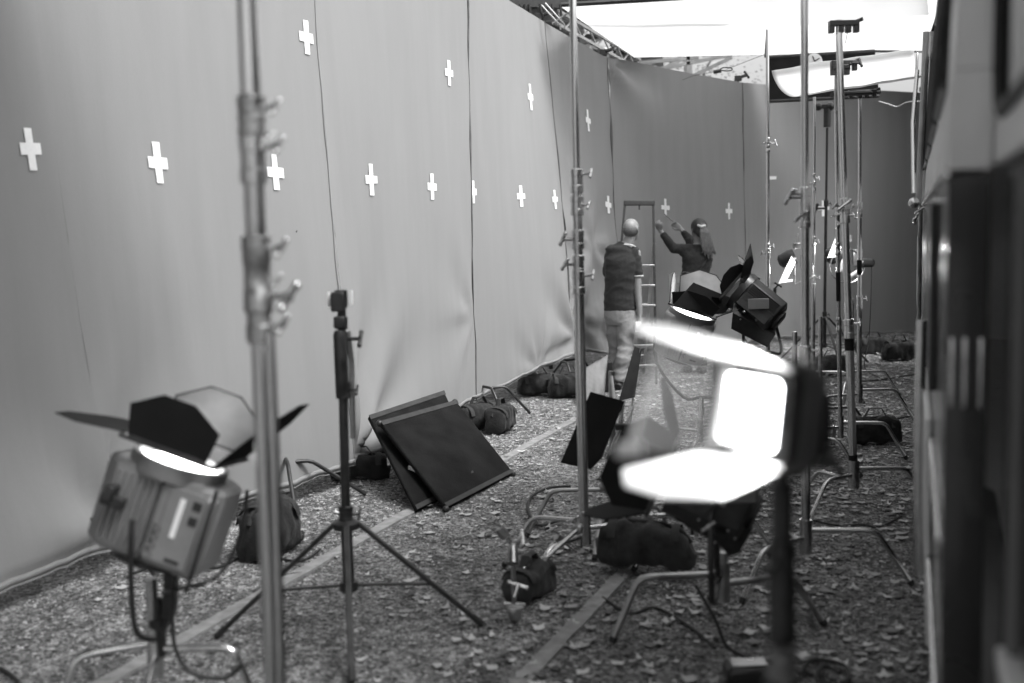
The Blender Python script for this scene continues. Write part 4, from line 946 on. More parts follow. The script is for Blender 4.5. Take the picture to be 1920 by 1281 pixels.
# ================================================================== OVERHEAD
def silk(label, a, b, c, d, sag, m='silk', frame_m='black_metal', fr_r=.02, name='overhead_silk', edges=(1, 1, 1, 1)):
    a, b, c, d = map(Vector, (a, b, c, d)); t = thing(name, label, 'diffusion frame', (a + b + c + d) / 4, 'overhead frames')
    mb = MB(); n = 24
    for i in range(n + 1):
        for j in range(n + 1):
            u, v = i / n, j / n; p = a.lerp(b, u).lerp(d.lerp(c, u), v); p.z -= sag * math.sin(math.pi * u) * math.sin(math.pi * v) + .03 * noise.noise((u * 5, v * 1.5, sag)) * math.sin(math.pi * u) * math.sin(math.pi * v)
            mb.v.append(p)
    for i in range(n):
        for j in range(n): mb.f.append((i * (n + 1) + j, i * (n + 1) + j + 1, (i + 1) * (n + 1) + j + 1, (i + 1) * (n + 1) + j))
    mb.build('cloth', m, t, angle=180)
    q = [a, b, c, d]
    for i in range(4):
        if edges[i]:
            mb = MB(); e = q[(i + 1) % 4] - q[i]; mb.tube([q[i] + Vector((0, 0, .02)), q[(i + 1) % 4] + Vector((0, 0, .02))], fr_r, 8); mb.build('frame_tube', frame_m, t)
    return t
# far large silk: far edge visible at y ~105
silk('large far white silk above the backdrop, black front rail', at(1190, 108, 14.6), at(1732, 97, 14.6), at(1775, -30, 11.0), at(1052, 13, 11.0), .08, m='silk_far', edges=(1, 0, 1, 0), fr_r=.022)
# near silk
n1_ = at(1410, 56, 6.6); n2_ = at(1742, 28, 6.35)
dd = Vector((-.40, -1.0, 0))
silk('nearer white silk held over the lamps, topmost right', n1_, n2_, n2_ + dd * 3.0, n1_ + dd * 3.6, .03, frame_m='white_paint', fr_r=.012, edges=(0, 0, 0, 0))
# black solid behind, with the curved reflector before it
fb = [at(1438, 108, 12.0), at(1640, 96, 12.0), at(1648, 180, 12.0), at(1443, 190, 12.0)]
t = thing('black_solid', 'black solid flag hung behind the curved white reflector', 'flag', (fb[0] + fb[2]) / 2, 'overhead frames')
mb = MB(); mb.quad(*fb, .02); mb.build('cloth', 'black_matte', t)
mb = MB(); mb.tube([fb[0], fb[1]], .02, 8); mb.tube([fb[3], fb[2]], .02, 8); mb.build('frame_tube', 'black_metal', t)
mb = MB(); mb.tube([fb[1], at(1734, 97, 12.0)], .012, 8); mb.tube([fb[0] - RT * .02, fb[0] + UP * .3], .01, 6); mb.build('hanger', 'black_metal', t)
cw = MB(); 
for k in range(24): pass
mb = MB(); cc = at(1526, 116, 11.7); mb.lathe(cc, -FWD, [(0, .085), (.02, .085), (.025, .075)], 24); dc = mb.build('clock_disc', 'white_paint', t)
mb = MB(); mb.tube([cc - FWD * .03, cc - FWD * .03 + RT * .05 + UP * .03], .006, 6); mb.tube([cc - FWD * .03, cc - FWD * .03 - RT * .02 + UP * .05], .006, 6); mb.tube([cc - FWD * .03 - RT * .06 - UP * .03, cc - FWD * .03 + RT * .06 - UP * .03], .006, 6); mb.build('clip', 'black_metal', dc)
# curved white reflector
t = thing('curved_reflector', 'curved white reflector sheet slung on a stand in front of the black flag', 'reflector', at(1600, 140, 8.8), 'overhead frames')
mb = MB(); nu, nv = 30, 14; th0 = .004
prof = [(0, 0), (.02, -.33), (.12, -.62), (.3, -.85), (.62, -1.0)]   # (toward right-down shift, drop)
for i in range(nu + 1):
    u = i / nu; tl_ = at(1447 + (1714 - 1447) * u, 133 + (94 - 133) * u - 3 * math.sin(u * 3), 8.75); bl_ = at(1505 + (1729 - 1505) * u, 186 + (152 - 186) * u, 8.0)
    for j in range(nv + 1):
        s = j / nv; t0_, t1_ = R(-48), R(80); th_ = t0_ + s * (t1_ - t0_); fz = (math.sin(th_) - math.sin(t0_)) / (math.sin(t1_) - math.sin(t0_)); fy = (math.cos(th_) - math.cos(t0_)) * .62; p = tl_.lerp(bl_, s * s); p.z = tl_.z + (bl_.z - tl_.z) * fz; p.y = tl_.y + (bl_.y - tl_.y) * s + fy; p.x = (tl_.x / tl_.y + (bl_.x / bl_.y - tl_.x / tl_.y) * s ** 1.6) * p.y
        mb.v.append(p + Vector((0, 0, .012 * noise.noise((u * 5, s * 2, 4)))))
for i in range(nu):
    for j in range(nv): mb.f.append((i * (nv + 1) + j, i * (nv + 1) + j + 1, (i + 1) * (nv + 1) + j + 1, (i + 1) * (nv + 1) + j))
mb.build('sheet', 'bounce', t, angle=180, solid=.004)
def clamp_bar(c, w_, par, m='black_metal'):
    mb = MB(); mb.box(c, (w_, .05, .03)); 
    for dx in (-.42, -.1, .15, .42): mb.box(c + Vector((dx * w_, 0, -.03)), (.03, .04, .045))
    mb.tube([c + Vector((w_ * .3, 0, .0)), c + Vector((w_ * .62, -.02, .02))], .012, 8); return mb.build('clamp_bar', m, par, bevel=.004)
mb = MB(); mb.tube([at(1560, 178, 8.6), at(1648, 172, 8.9)], .022, 10); mb.build('support_bar', 'black_metal', t)
for px, py, D_ in ((1617, 172, 8.85),): clamp_bar(at(px, py, D_), .22, t)
ch = thing('grip_clamp', 'black clamp bar on top of the tape-wrapped stand, under the nearer silk', 'clamp', at(1582, 45, 6.25), 'clamps')
clamp_bar(at(1582, 44, 6.25), .165, ch); 
mb = MB(); mb.tube([at(1592, 50, 6.2), at(1588, 66, 6.2), at(1585, 82, 6.2)], .002, 6); mb.build('drawstring', 'rubber', ch)
mb = MB(); mb.lathe(at(1572, 62, 6.25) - Vector((0, 0, .03)), (0, 0, 1), [(0, .014), (.07, .014), (.07, .02), (.1, .02)], 12); mb.build('spigot', 'steel_dull', ch)
ch = thing('grip_clamp', 'black clamp cluster at the top edge of the curved reflector', 'clamp', at(1580, 122, 7.45), 'clamps')
clamp_bar(at(1582, 118, 7.4), .17, ch); clamp_bar(at(1575, 126, 7.4), .11, ch); knob(ch, at(1598, 118, 7.3), RT, .05, 'black_metal')
mb = MB(); mb.tube([at(1567, 208, 7.5), at(1568, 130, 7.45)], .012, 8); mb.build('spigot', 'steel_dull', ch)
cable('thin pale cord sagging from the reflector to the bus', [at(1648, 190, 13), at(1668, 196, 13), at(1683, 200, 13), at(1700, 192, 12.6), at(1728, 190, 12.2)], .006, m='white_paint', name='cord')
# leaning tube bundle by the bus side
t = thing('stand_bundle', 'bundle of upright folded chrome poles leaning on the far side of the bus', 'poles', gnd(1722, 700), None)
for px0, px1, r_, m_ in ((1741, 1726, .016, 'chrome'), (1746, 1731, .02, 'steel_dull'), (1737, 1722, .02, 'truss'), (1750, 1735, .016, 'chrome')):
    mb = MB(); mb.tube([at(px0, 60, 6.6), at(px1, 385, 6.6)], r_, 10); mb.build('pole_section', m_, t)
mb = MB(); mb.tube([at(1726, 385, 6.6), at(1722, 700, 6.9), gnd(1722, 810)], .014, 8); mb.build('pole_section', 'steel_dull', t)
knob(t, at(1726, 388, 6.55), -FWD - RT * .5 - UP * .7, .04); knob(t, at(1722, 400, 6.55), -RT * .5 - UP, .05)

# ================================================================== BUILDING BEHIND, TREE
t = thing('shed_canopy', 'corrugated metal canopy with beams and a skylight beyond the backdrop top', 'canopy', (.6, 17, 0))
def beam(par, a, b, r_=.03, m='truss', name='beam'):
    mb = MB(); mb.bar(a, b, r_ * 2, r_ * 2); return mb.build(name, m, par)
# sloping roof underside: from left-near to right-far
ra, rb, rc, rd = at(925, -60, 13.5), at(1190, -40, 15.5), at(1200, 105, 19), at(1060, 118, 19.0)
mb = MB(); NR = 46
def rp(u, v): return at(930 + 290 * u, -70, 13.0 + 1.5 * u).lerp(at(1040 + 200 * u, 112 + 8 * u, 20.0), v)
for (u0, u1, v0, v1) in ((0, .38, 0, 1), (.62, 1, 0, 1), (.38, .62, 0, .55), (.38, .62, .8, 1)):
    k0 = len(mb.v); n = max(2, int(NR * (v1 - v0) * 2))
    for j in range(n + 1):
        v = v0 + (v1 - v0) * j / n; dz = Vector((0, 0, .035 * (1 if j % 2 else -1)))
        mb.v += [rp(u0, v) + dz, rp(u1, v) + dz]
    for j in range(n): mb.f.append((k0 + 2 * j, k0 + 2 * j + 1, k0 + 2 * j + 3, k0 + 2 * j + 2))
mb.build('roof', 'truss', t, angle=10, solid=.01)
for u in (0, .38, .62, 1): beam(t, rp(u, 0) - Vector((0, 0, .1)), rp(u, 1) - Vector((0, 0, .1)), .05)
for v in (.15, .35, .55, .8, 1): beam(t, rp(0, v) - Vector((0, 0, .16)), rp(1, v) - Vector((0, 0, .16)), .04)
# diagonal lattice girder under the near silk edge
ga, gb = at(1042, 18, 11.6), at(1200, 112, 15.2)
for k in range(2): beam(t, ga + Vector((0, 0, -.14 * k)), gb + Vector((0, 0, -.14 * k)), .016)
for k in range(12): beam(t, ga.lerp(gb, k / 12) - Vector((0, 0, .14 * (k % 2))), ga.lerp(gb, (k + 1) / 12) - Vector((0, 0, .14 * ((k + 1) % 2))), .008, name='lattice_bar')
beam(t, at(1120, -20, 12), at(1400, -14, 12), .06)
for (a, b) in (((1195, 138, 17), (1385, 100, 17)), ((1300, 142, 17), (1372, 108, 17)), ((1200, 118, 17), (1310, 108, 17)), ((1290, 105, 17), (1290, 150, 17)), ((1090, 90, 16), (1150, 60, 17)), ((1195, 128, 18), (1240, 112, 18)), ((1240, 130, 18), (1290, 106, 18))):
    beam(t, at(*a), at(*b), .025, name='brace')
for px in (1170, 1290): beam(t, Vector((at(px, 120, 19).x, 19, 0)), at(px, 100, 19), .06, name='post')
beam(t, Vector((-.6, 15, 0)), at(955, 10, 15), .06, name='post')
# dark rigging beam and hanging gear at the top left of the opening
t = thing('rigging_rail', 'dark rail with hanging hooks above the backdrop, left of the tall centre pole', 'rail', at(1000, 15, 11.6))
beam(t, at(945, 6, 11.4), at(1075, 8, 11.6), .045, 'black_metal', 'rail'); beam(t, at(1002, 6, 11.5), at(1003, 40, 11.5), .03, 'black_metal', 'post')
for i, px in enumerate((975, 984, 992, 1012, 1035, 1050)):
    mb = MB(); mb.tube([at(px, 8, 11.4), at(px + 3, 22 + 5 * (i % 3), 11.4), at(px + 8, 30 + 4 * (i % 2), 11.4)], .012, 6); mb.build('hook', 'black_metal', t)
for a, b in (((1015, 10), (1050, 48)), ((1022, 6), (1058, 46)), ((1035, 45), (1072, 20))):
    mb = MB(); mb.tube([at(a[0], a[1], 11.2), at(b[0], b[1], 11.2), at(b[0] + 1, b[1] + 8, 11.2)], .01, 6); mb.build('bent_rod', 'truss', t)
tb = MB(); tb.ball(at(1357, 131, 12.8), (.06, .02, .025)); tb.tube([at(1338, 134, 12.8), at(1350, 132, 12.8)], .014, 6)
# turnbuckle hanging on a wire
t = thing('turnbuckle', 'small dark turnbuckle on a wire before the tree', 'turnbuckle', at(1350, 132, 12.8))
mb = MB(); mb.tube([at(1338, 135, 12.8), at(1352, 133, 12.8)], .022, 8); mb.build('barrel', 'black_metal', t)
mb = MB(); cc = at(1362, 130, 12.8); mb.loft([cc + RT * .07 * math.cos(a * .45) + UP * .02 * math.sin(a * .45) for a in range(14)], .007, 6, closed=True, ref=FWD); mb.build('eye', 'black_metal', t)
mb = MB(); mb.tube([at(1338, 135, 12.8), at(1300, 142, 12.8), at(1280, 150, 12.6)], .003, 5); mb.tube([cc, at(1439, 100, 12.5)], .003, 5); mb.build('wire', 'black_metal', t)

# unseen dark sheets added over both ends of the set to shade the cloth
def light_blocker(label, x0, x1, y0, y1, z):
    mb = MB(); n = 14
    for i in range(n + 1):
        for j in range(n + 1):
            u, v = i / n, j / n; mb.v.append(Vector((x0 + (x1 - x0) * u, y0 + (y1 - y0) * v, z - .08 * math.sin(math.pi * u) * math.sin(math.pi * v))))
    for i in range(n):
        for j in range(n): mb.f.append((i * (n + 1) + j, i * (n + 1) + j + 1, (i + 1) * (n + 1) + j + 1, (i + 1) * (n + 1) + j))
    tag(mb.build('overhead_blocker', 'black_matte', org=((x0 + x1) / 2, (y0 + y1) / 2, z)), label, 'blocker', 'overhead frames')
light_blocker('dark tarpaulin added unseen overhead to shade the darkest cloth', 3.2, 8.2, 14.75, 16.6, 4.3)
light_blocker('dark tarpaulin added unseen overhead to shade the near end of the set', -5.5, .1, -2, 4.9, 4.0)
mb = MB(); mb.quad((6.5, 12.6, 0), (6.5, 17, 0), (6.5, 17, 4.2), (6.5, 12.6, 4.2), .01); tag(mb.build('side_blocker', 'black_matte', org=(6.5, 14.8, 0)), 'dark hanging tarpaulin added unseen beyond the bus to shade the far cloth', 'blocker', 'overhead frames')  # unseen upright sheet, added to keep side light off the far cloth
def tree(label, x, y, h, cr, seed):
    rnd = random.Random(seed); t = thing('tree', label, 'tree', (x, y, 0), 'trees beyond the backdrop')
    mb = MB(); base = Vector((x, y, 0)); mb.tube([base, base + Vector((.1, 0, h * .35)), base + Vector((-.1, .1, h * .8))], .14, 10)
    tips = []
    for i in range(26):
        a = rnd.uniform(0, 6.28); z = h * rnd.uniform(.35, .9); l = cr * rnd.uniform(.5, 1.05) * (1 - .5 * max(0, z / h - .6)); s = base + Vector((0, 0, z * .85)); e = base + Vector((math.cos(a) * l, math.sin(a) * l, z + rnd.uniform(0, .5)))
        mb.loft([s, s.lerp(e, .5) + Vector((0, 0, .15)), e], [.04, .025, .008], 6); tips += [e, s.lerp(e, .6), s.lerp(e, .8), e + Vector((rnd.uniform(-.4, .4), 0, rnd.uniform(.0, .5)))]
    mb.build('trunk', 'bark', t)
    mb = MB()
    for tp in tips:
        for _ in range(60):
            p = tp + Vector([rnd.gauss(0, .28) for _ in range(3)]); s = rnd.uniform(.02, .045); f = frame(Vector([rnd.uniform(-1, 1) for _ in range(3)]) + Vector((0, 0, .01)))
            k = len(mb.v); mb.v += [p + f.col[0] * s, p + f.col[1] * s * .5, p - f.col[0] * s, p - f.col[1] * s * .5]; mb.f.append((k, k + 1, k + 2, k + 3))
    mb.build('crown', 'crown', t, angle=180)
q = at(1300, 150, 26); tree('pale leafy tree rising just above the backdrop, seen through the braces', q.x, q.y, 5.9, 1.7, 3)
q = at(1200, 150, 30); tree('pale leafy tree half hidden by the canopy posts', q.x, q.y, 6.0, 1.5, 5)

# ================================================================== BOARDS
def board(label, a, b, c, d, th=.03, clip=None):
    """a top-left, b top-right, c bottom-right, d bottom-left"""
    t = thing('leaning_board', label, 'board', (d + c) / 2, 'black boards leaning on the ground')
    mb = MB(); mb.quad(a, b, c, d, th); p = mb.build('panel', 'black_board', t, bevel=.009)
    n = (b - a).cross(d - a).normalized(); n = n if n.y < 0 else -n; n = n * (th / 2 + .003)
    mb = MB(); mb.quad(a + n, b + n, b.lerp(c, .05) + n, a.lerp(d, .05) + n, .004); mb.build('top_hem', 'hem', t)
    mb = MB(); mb.quad(a.lerp(d, .96) + n, b.lerp(c, .96) + n, c + n, d + n, .004); mb.build('bottom_hem', 'hem', t)
    return t
a_, b_, c_, d_ = at(711, 794, 6.95), at(853, 754, 7.75), gnd(961, 889, .015), gnd(836, 955, .015)
B1 = board('front black board leaning back, silver latch on its left edge', a_, b_, c_, d_)
a2, b2, d2 = at(690, 783, 7.15), at(831, 736, 7.95), gnd(780, 960, .015); c2_ = d2 + (c_ - d_) * .95
B2 = board('rear black board standing steeper behind the front one', a2, b2, c2_, d2)
mb = MB(); q = at(772, 880, 6.72); mb.box(q, (.045, .02, .05)); mb.tube([q, q - RT * .05 + UP * .005], .004, 6); mb.build('latch', 'chrome', B1, bevel=.003)
mb = MB(); q = at(729, 866, 6.9); mb.box(q, (.02, .02, .05)); mb.build('latch', 'chrome', B2, bevel=.003)
for (u_, v_, l_) in ((.3, .35, .05), (.62, .2, .03), (.5, .8, .04)):
    p_ = a_.lerp(b_, u_).lerp(d_.lerp(c_, u_), v_); n_ = (b_ - a_).cross(d_ - a_).normalized(); n_ = n_ if n_.y < 0 else -n_; e_ = (b_ - a_).normalized()
    mb = MB(); mb.quad(p_ + n_ * .018, p_ + e_ * l_ + n_ * .018, p_ + e_ * l_ + (d_ - a_).normalized() * .018 + n_ * .018, p_ + (d_ - a_).normalized() * .018 + n_ * .018, .0008); mb.build('tape_patch', 'hem', B1)
for p_ in (a_, b_, c_, d_):
    mb = MB(); mb.ball(p_, (.022, .022, .022)); mb.build('corner_guard', 'black_metal', B1)
knob(B2, at(813, 744, 7.75), -FWD, .015, 'chrome', bar=False, name='eyelet')
# padded block between the boards and the cloth edge
cr_ = thing('equipment_case', 'dark case with pale edging under the cloth, left of the leaning boards', 'case', gnd(700, 880))
mb = MB(); mb.box(at(700, 828, 7.7), (.3, .3, .16)); mb.build('case_body', 'bag', cr_, bevel=.02)
mb = MB(); mb.box(at(672, 806, 7.5), (.05, .02, .09)); mb.build('pale_label', 'white_tape', cr_); mb = MB(); mb.bar(at(675, 845, 7.4), at(720, 846, 7.5), .01, .008); mb.build('edge_strip', 'chrome', cr_)

# ================================================================== SANDBAGS
def sandbag(label, c, d, L, h, w_, m='bag', seed=0, lobes=1, tilt=0.0, lift=0.0, clip=False):
    d = Vector((math.cos(d), math.sin(d), 0)); n = Vector((-d.y, d.x, 0)); c = Vector((c.x, c.y, lift))
    t = thing('sandbag', label, 'sandbag', c, 'sandbags weighing the stands')
    for k in range(lobes):
        off = n * (w_ * 1.05 * (k - (lobes - 1) / 2)); mb = MB(); nu, nv = 26, 18
        for i in range(nu + 1):
            u = -1 + 2 * i / nu; e = (1 - abs(u) ** 5) ** (1 / 5)
            for j in range(nv):
                a = 2 * TP * j / nv; ca, sa = math.cos(a), math.sin(a); x = w_ / 2 * math.copysign(abs(ca) ** .55, ca) * (.25 + .75 * e); z = h / 2 * math.copysign(abs(sa) ** .6, sa) * (.12 + .88 * e)
                p = c + off + d * (u * L / 2 * (1 - .05 * sa)) + n * x + Vector((0, 0, h * .5 + z + tilt * u * L / 2 + h * .08 * (1 - u * u)))
                q = noise.noise(p * 9 + Vector((seed, 0, 0))) * .16 * h + noise.noise(p * 24 + Vector((seed, 3, 0))) * .10 * h
                p += (n * ca + Vector((0, 0, sa))) * q
                if p.z < lift + .003: p.z = lift + .003
                mb.v.append(p)
        for i in range(nu):
            for j in range(nv): mb.f.append((i * nv + j, i * nv + (j + 1) % nv, (i + 1) * nv + (j + 1) % nv, (i + 1) * nv + j))
        mb.f.append(tuple(range(nv - 1, -1, -1))); mb.f.append(tuple(nu * nv + j for j in range(nv)))
        b = mb.build('bag_lobe', m, t, angle=60)
        mb = MB(); mb.tube([c + off + d * u * L / 2 * .94 + n * (w_ * .1 * math.sin(u * 5)) + Vector((0, 0, h * 1.06 + tilt * u * L / 2 - .3 * h * abs(u) ** 6)) for u in [x / 6 for x in range(-6, 7)]], h * .045, 6); mb.build('piping', 'hem', b)
    mb = MB(); top = c + Vector((0, 0, h * 1.05)); mb.loft([top - d * L * .22, top - d * L * .12 + Vector((0, 0, h * .35)), top + d * L * .12 + Vector((0, 0, h * .35)), top + d * L * .22], [(.02, .004)] * 4, 8, ref=n); mb.build('handle_strap', 'hem', t)
    for sg in (-.32, .32):   # webbing bands round the bag
        mb = MB(); W_ = w_ * lobes * .53; pts = []
        for k in range(-4, 5):
            a = k * .35; q_ = c + d * (sg * L) + n * (W_ * 1.03 * math.sin(a)) ; q_ = q_ + Vector((0, 0, h * .5 + tilt * sg * L + h * .60 * math.copysign(abs(math.cos(a)) ** .6, math.cos(a)))); q_.z = max(q_.z, lift + .006); pts.append(q_)
        mb.loft(pts, [(.02, .0025)] * 9, 8, ref=d); mb.build('webbing_band', 'hem', t)
    if clip:
        for sg in (-.25, .3):
            mb = MB(); mb.ball(c + d * L * sg - n * w_ * .1 + Vector((0, 0, h * 1.1)), .008); mb.build('snap_ring', 'chrome', t)
    return t
q = gnd(1215, 1085); sandbag('largest dusty sandbag, slumped across the stand legs before the black lamp', q + Vector((0, .08, 0)), -.30, .47, .21, .17, 'bag_dusty', 1, lift=.03, tilt=-.09)
q = gnd(995, 1135); sandbag('small dusty sandbag lying end-on among metal grip arms', q + Vector((.0, .12, 0)), 1.05, .30, .14, .15, 'bag_dusty', 2, clip=True)
q = gnd(1645, 835); sandbag('wide sandbag with two bright studs, hooked by the tape-wrapped stand', q + Vector((0, .05, 0)), -.06, .38, .19, .14, 'bag', 3, clip=True)
q = gnd(1560, 705); sandbag('slumped sandbag lying behind the slim chrome poles', q, .0, .42, .2, .2, 'bag', 4)
q = gnd(1637, 665); sandbag('lumpy black sandbag left of the last one at the far end', q, .1, .45, .2, .2, 'bag', 5)
q = gnd(1686, 677); sandbag('furthest black sandbag, its strap standing up near the bus', q, .05, .4, .22, .2, 'bag', 6)
q = gnd(672, 905); sandbag('black sandbag on the ground under the cloth left of the boards', q + Vector((0, .1, 0)), .1, .40, .16, .18, 'bag', 7)
q = gnd(620, 893); sandbag('flat black sandbag half under the cloth behind the tripod stand', q + Vector((0, .2, 0)), .3, .3, .1, .2, 'bag', 8)
q = gnd(898, 808); sandbag('long black sandbag just right of the leaning boards', q + Vector((.0, .05, 0)), .75, .42, .2, .17, 'bag', 9)
q = gnd(940, 812); sandbag('round-ended black sandbag touching the dark stand leg right of the boards', q + Vector((.0, .05, 0)), 1.2, .32, .2, .19, 'bag', 10)
q = gnd(1010, 742); sandbag('black sandbag below the lifted cloth, left of its twin by the pole', q, .2, .42, .2, .2, 'bag', 11)
q = gnd(1066, 745); sandbag('black sandbag below the lifted cloth, touching the tall centre pole', q, .1, .4, .22, .2, 'bag', 12)
q = gnd(505, 1052); sandbag('large black sandbag behind the lit lamp and the thickest pole', q + Vector((-.02, .12, 0)), 1.3, .36, .26, .22, 'bag', 13)
# cloth heap and other bits near the man's feet
hp_ = MB(); a0_ = at(1102, 690, 10.6)
t = thing('draped_cloth', 'pale crumpled cloth draped over a low box beside the man', 'cloth', gnd(1118, 745))
for i in range(15):
    for j in range(13):
        u, v = i / 14, j / 12; p = at(1098 + 42 * u, 690 - 25 * u, 10.6 + .3 * u).lerp(gnd(1094 + 38 * u, 770 - 22 * u, .01), v); p += Vector((.03 * noise.noise((u * 5, v, 1)), .05 * noise.noise((u * 4, v * 2, 2)) - .05 * v, 0)); hp_.v.append(p)
for i in range(14):
    for j in range(12): hp_.f.append((i * 13 + j, i * 13 + j + 1, (i + 1) * 13 + j + 1, (i + 1) * 13 + j))
hp_.build('fabric', 'grey_mid', t, angle=180, solid=.004)
mb = MB(); mb.box(at(1130, 705, 11.0), (.2, .2, .3)); mb.build('box_under', 'bag', t, bevel=.01)

# ================================================================== GRIP BITS ON THE GROUND
def arm(label, a, b, r_=.008, head=True, m='chrome'):
    a = Vector(a); b = Vector(b); t = thing('extension_bar', label, 'metal bar', (a + b) / 2, 'metal bars lying about the stands'); mb = MB(); mb.tube([a, b], r_, 10); mb.build('rod', m, t)
    if head:
        d = (b - a).normalized(); mb = MB(); mb.lathe(a - d * .01, d, [(0, .02), (.03, .024), (.05, .02)], 14); h_ = mb.build('grip_head', 'steel_dull', t); knob(h_, a + Vector((0, 0, .02)), Vector((-.6, -.3, .5)), .04)
    return t
arm('bright square grip arm slanting from the tall centre stand to the small sandbag', at(1086, 990, 4.95), at(1022, 1048, 4.5), .011)
arm('thin twin grip rods lying left of the centre stand foot', gnd(1046, 1008, .14), gnd(1080, 1036, .05), .006)
arm('short bright grip arm sticking up left of the small sandbag', at(938, 994, 4.7), at(958, 1018, 4.7), .011)
arm('chrome grip arm pointing at the black lamp doors', at(1130, 912, 5.4), at(1187, 903, 5.3), .012)
arm('bright stub of grip arm right behind the large sandbag', at(1232, 967, 4.9), at(1285, 966, 4.9), .013, head=False)
t = thing('knuckle_clamp', 'round clamp head with dark open end near the small sandbag', 'clamp', gnd(960, 1060), 'clamps')
cc = at(962, 1045, 4.6); mb = MB(); mb.lathe(cc + Vector((0, 0, .05)), -FWD * .6 - UP, [(0, .02), (.04, .024), (.08, .026)], 16); mb.build('tube_end', 'steel_dull', t); mb = MB(); mb.ball(cc - Vector((0, .01, .005)), .021); mb.build('dark_plug', 'rubber', t); knob(t, cc + Vector((0, 0, .06)), Vector((.6, -.2, .4)), .05)
mb = MB(); mb.tube([cc + Vector((0, 0, .04)), Vector((cc.x, cc.y, .01))], .011, 8); mb.build('pin', 'steel_dull', t)
t = thing('knuckle_clamp', 'clamp with a flat bright collar at the near end of the small sandbag', 'clamp', gnd(965, 1160), 'clamps')
cc = gnd(965, 1150, .05); mb = MB(); mb.lathe(cc + Vector((0, 0, .03)), (0, 0, -1), [(0, .038), (.012, .04), (.012, .03), (.05, .028), (.07, .012)], 18); mb.build('collar', 'steel_dull', t)
mb = MB(); mb.bar(cc + Vector((-.045, 0, .04)), cc + Vector((.045, 0, .035)), .02, .012); mb.build('bright_bar', 'chrome', t); knob(t, cc + Vector((.0, .03, .06)), Vector((.3, .3, .8)), .05)
mb = MB(); cc = gnd(560, 1018, .03)
t = thing('chain_link', 'bright steel shackle lying on the gravel behind the tripod stand', 'shackle', cc)
mb.loft([cc + Vector((.03 * math.cos(a * .4), 0, .04 + .035 * math.sin(a * .4))) for a in range(16)], .006, 8, closed=True, ref=(0, 1, 0)); mb.build('bow', 'chrome', t); mb = MB(); mb.tube([cc + Vector((-.14, 0, 0)), cc + Vector((.03, 0, 0))], .008, 8); mb.build('pin', 'chrome', t)
t = thing('ballast_box', 'dark flat power box at the bottom edge beside the brightest lamp\'s pole', 'power box', gnd(1405, 1275)); mb = MB(); q = gnd(1408, 1270, .05); mb.box(q + Vector((0, .05, 0)), (.17, .12, .07)); mb.build('case', 'black_metal', t, bevel=.02); mb = MB(); mb.box(q + Vector((0, .04, .038)), (.13, .07, .01)); mb.build('lid_plate', 'steel_dull', t, bevel=.004)
CB = 'cables on the ground'
cable('black cable wandering right across the leaves from the stand behind the brightest lamp', [gnd(1520, 975, .01), gnd(1570, 985, .01), gnd(1620, 984, .01), gnd(1650, 988, .01), gnd(1690, 968, .01)], .006, grp=CB)
cable('black cable looping left of the tall centre stand', [gnd(1070, 912, .03), gnd(1030, 915, .02), gnd(998, 930, .02), gnd(990, 955, .02), gnd(1010, 985, .02), gnd(1050, 975, .02)], .008, grp=CB)
cable('black cable hanging off the chrome leg and trailing under the brightest lamp', [at(1305, 1098, 4.3), at(1340, 1160, 4.2), gnd(1362, 1210, .01), gnd(1400, 1232, .01), gnd(1440, 1240, .01), gnd(1560, 1275, .01), gnd(1650, 1290, .01)], .007, grp=CB)
cable('coil of black cable at the bottom edge right of the brightest lamp\'s pole', [gnd(1500, 1262, .03), gnd(1520, 1240, .03), gnd(1550, 1238, .03), gnd(1585, 1250, .03), gnd(1590, 1275, .03), gnd(1560, 1285, .03), gnd(1530, 1272, .05), gnd(1545, 1248, .05), gnd(1575, 1262, .04)], .008, grp=CB)
cable('faint cable stretched across the gravel toward the bus, far right', [gnd(1612, 716, .01), gnd(1650, 712, .01), gnd(1690, 706, .01), gnd(1725, 700, .01)], .007, grp=CB)
cable('second faint cable toward the bus, nearer than the first', [gnd(1640, 800, .01), gnd(1680, 786, .01), gnd(1710, 780, .01), gnd(1735, 776, .01)], .007, grp=CB)
cable('black cable lying along the foot of the nearest cloth', [gnd(250, 1075, .01), gnd(330, 1050, .01), gnd(400, 1065, .01), gnd(470, 1040, .01), gnd(560, 1052, .01), gnd(600, 1030, .01)], .007, grp=CB)
cable('black cable winding between the black lamp stand and the leaves nearest the camera', [gnd(1130, 1120, .01), gnd(1180, 1150, .01), gnd(1230, 1140, .01), gnd(1300, 1180, .01), gnd(1340, 1215, .01)], .006, grp=CB)
cable('cable on the gravel at the bottom left corner', [gnd(-30, 1240, .01), gnd(20, 1265, .01), gnd(50, 1300, .01)], .008, grp=CB)

# ================================================================== LADDER
LD = 11.55
t = thing('stepladder', 'open aluminium stepladder with a dark top rail between the man and the woman', 'ladder', gnd(1180, 725))
ltl, ltr = at(1172, 381, LD), at(1225, 381, LD); lbl, lbr = gnd(1136, 735, .0), gnd(1224, 712, .0)
lbl = Vector((at(1138, 720, LD).x, 11.35, .01)); lbr = Vector((at(1226, 720, LD).x, 11.35, .01))
for a, b, m_ in ((ltl, lbl, 'ladder_dark'), (ltr, lbr, 'ladder_dark')):
    mb = MB(); mb.bar(a, b, .024, .02, RT); mb.build('rail', m_, t, bevel=.003)
rbl = lbl + Vector((.03, .85, 0)); rbr = lbr + Vector((-.03, .85, 0)); tm_l = ltl.lerp(lbl, .22); tm_r = ltr.lerp(lbr, .22)
for a, b in ((tm_l, rbl), (tm_r, rbr)):
    mb = MB(); mb.bar(a, b, .03, .02, RT); mb.build('rear_rail', 'ally', t)
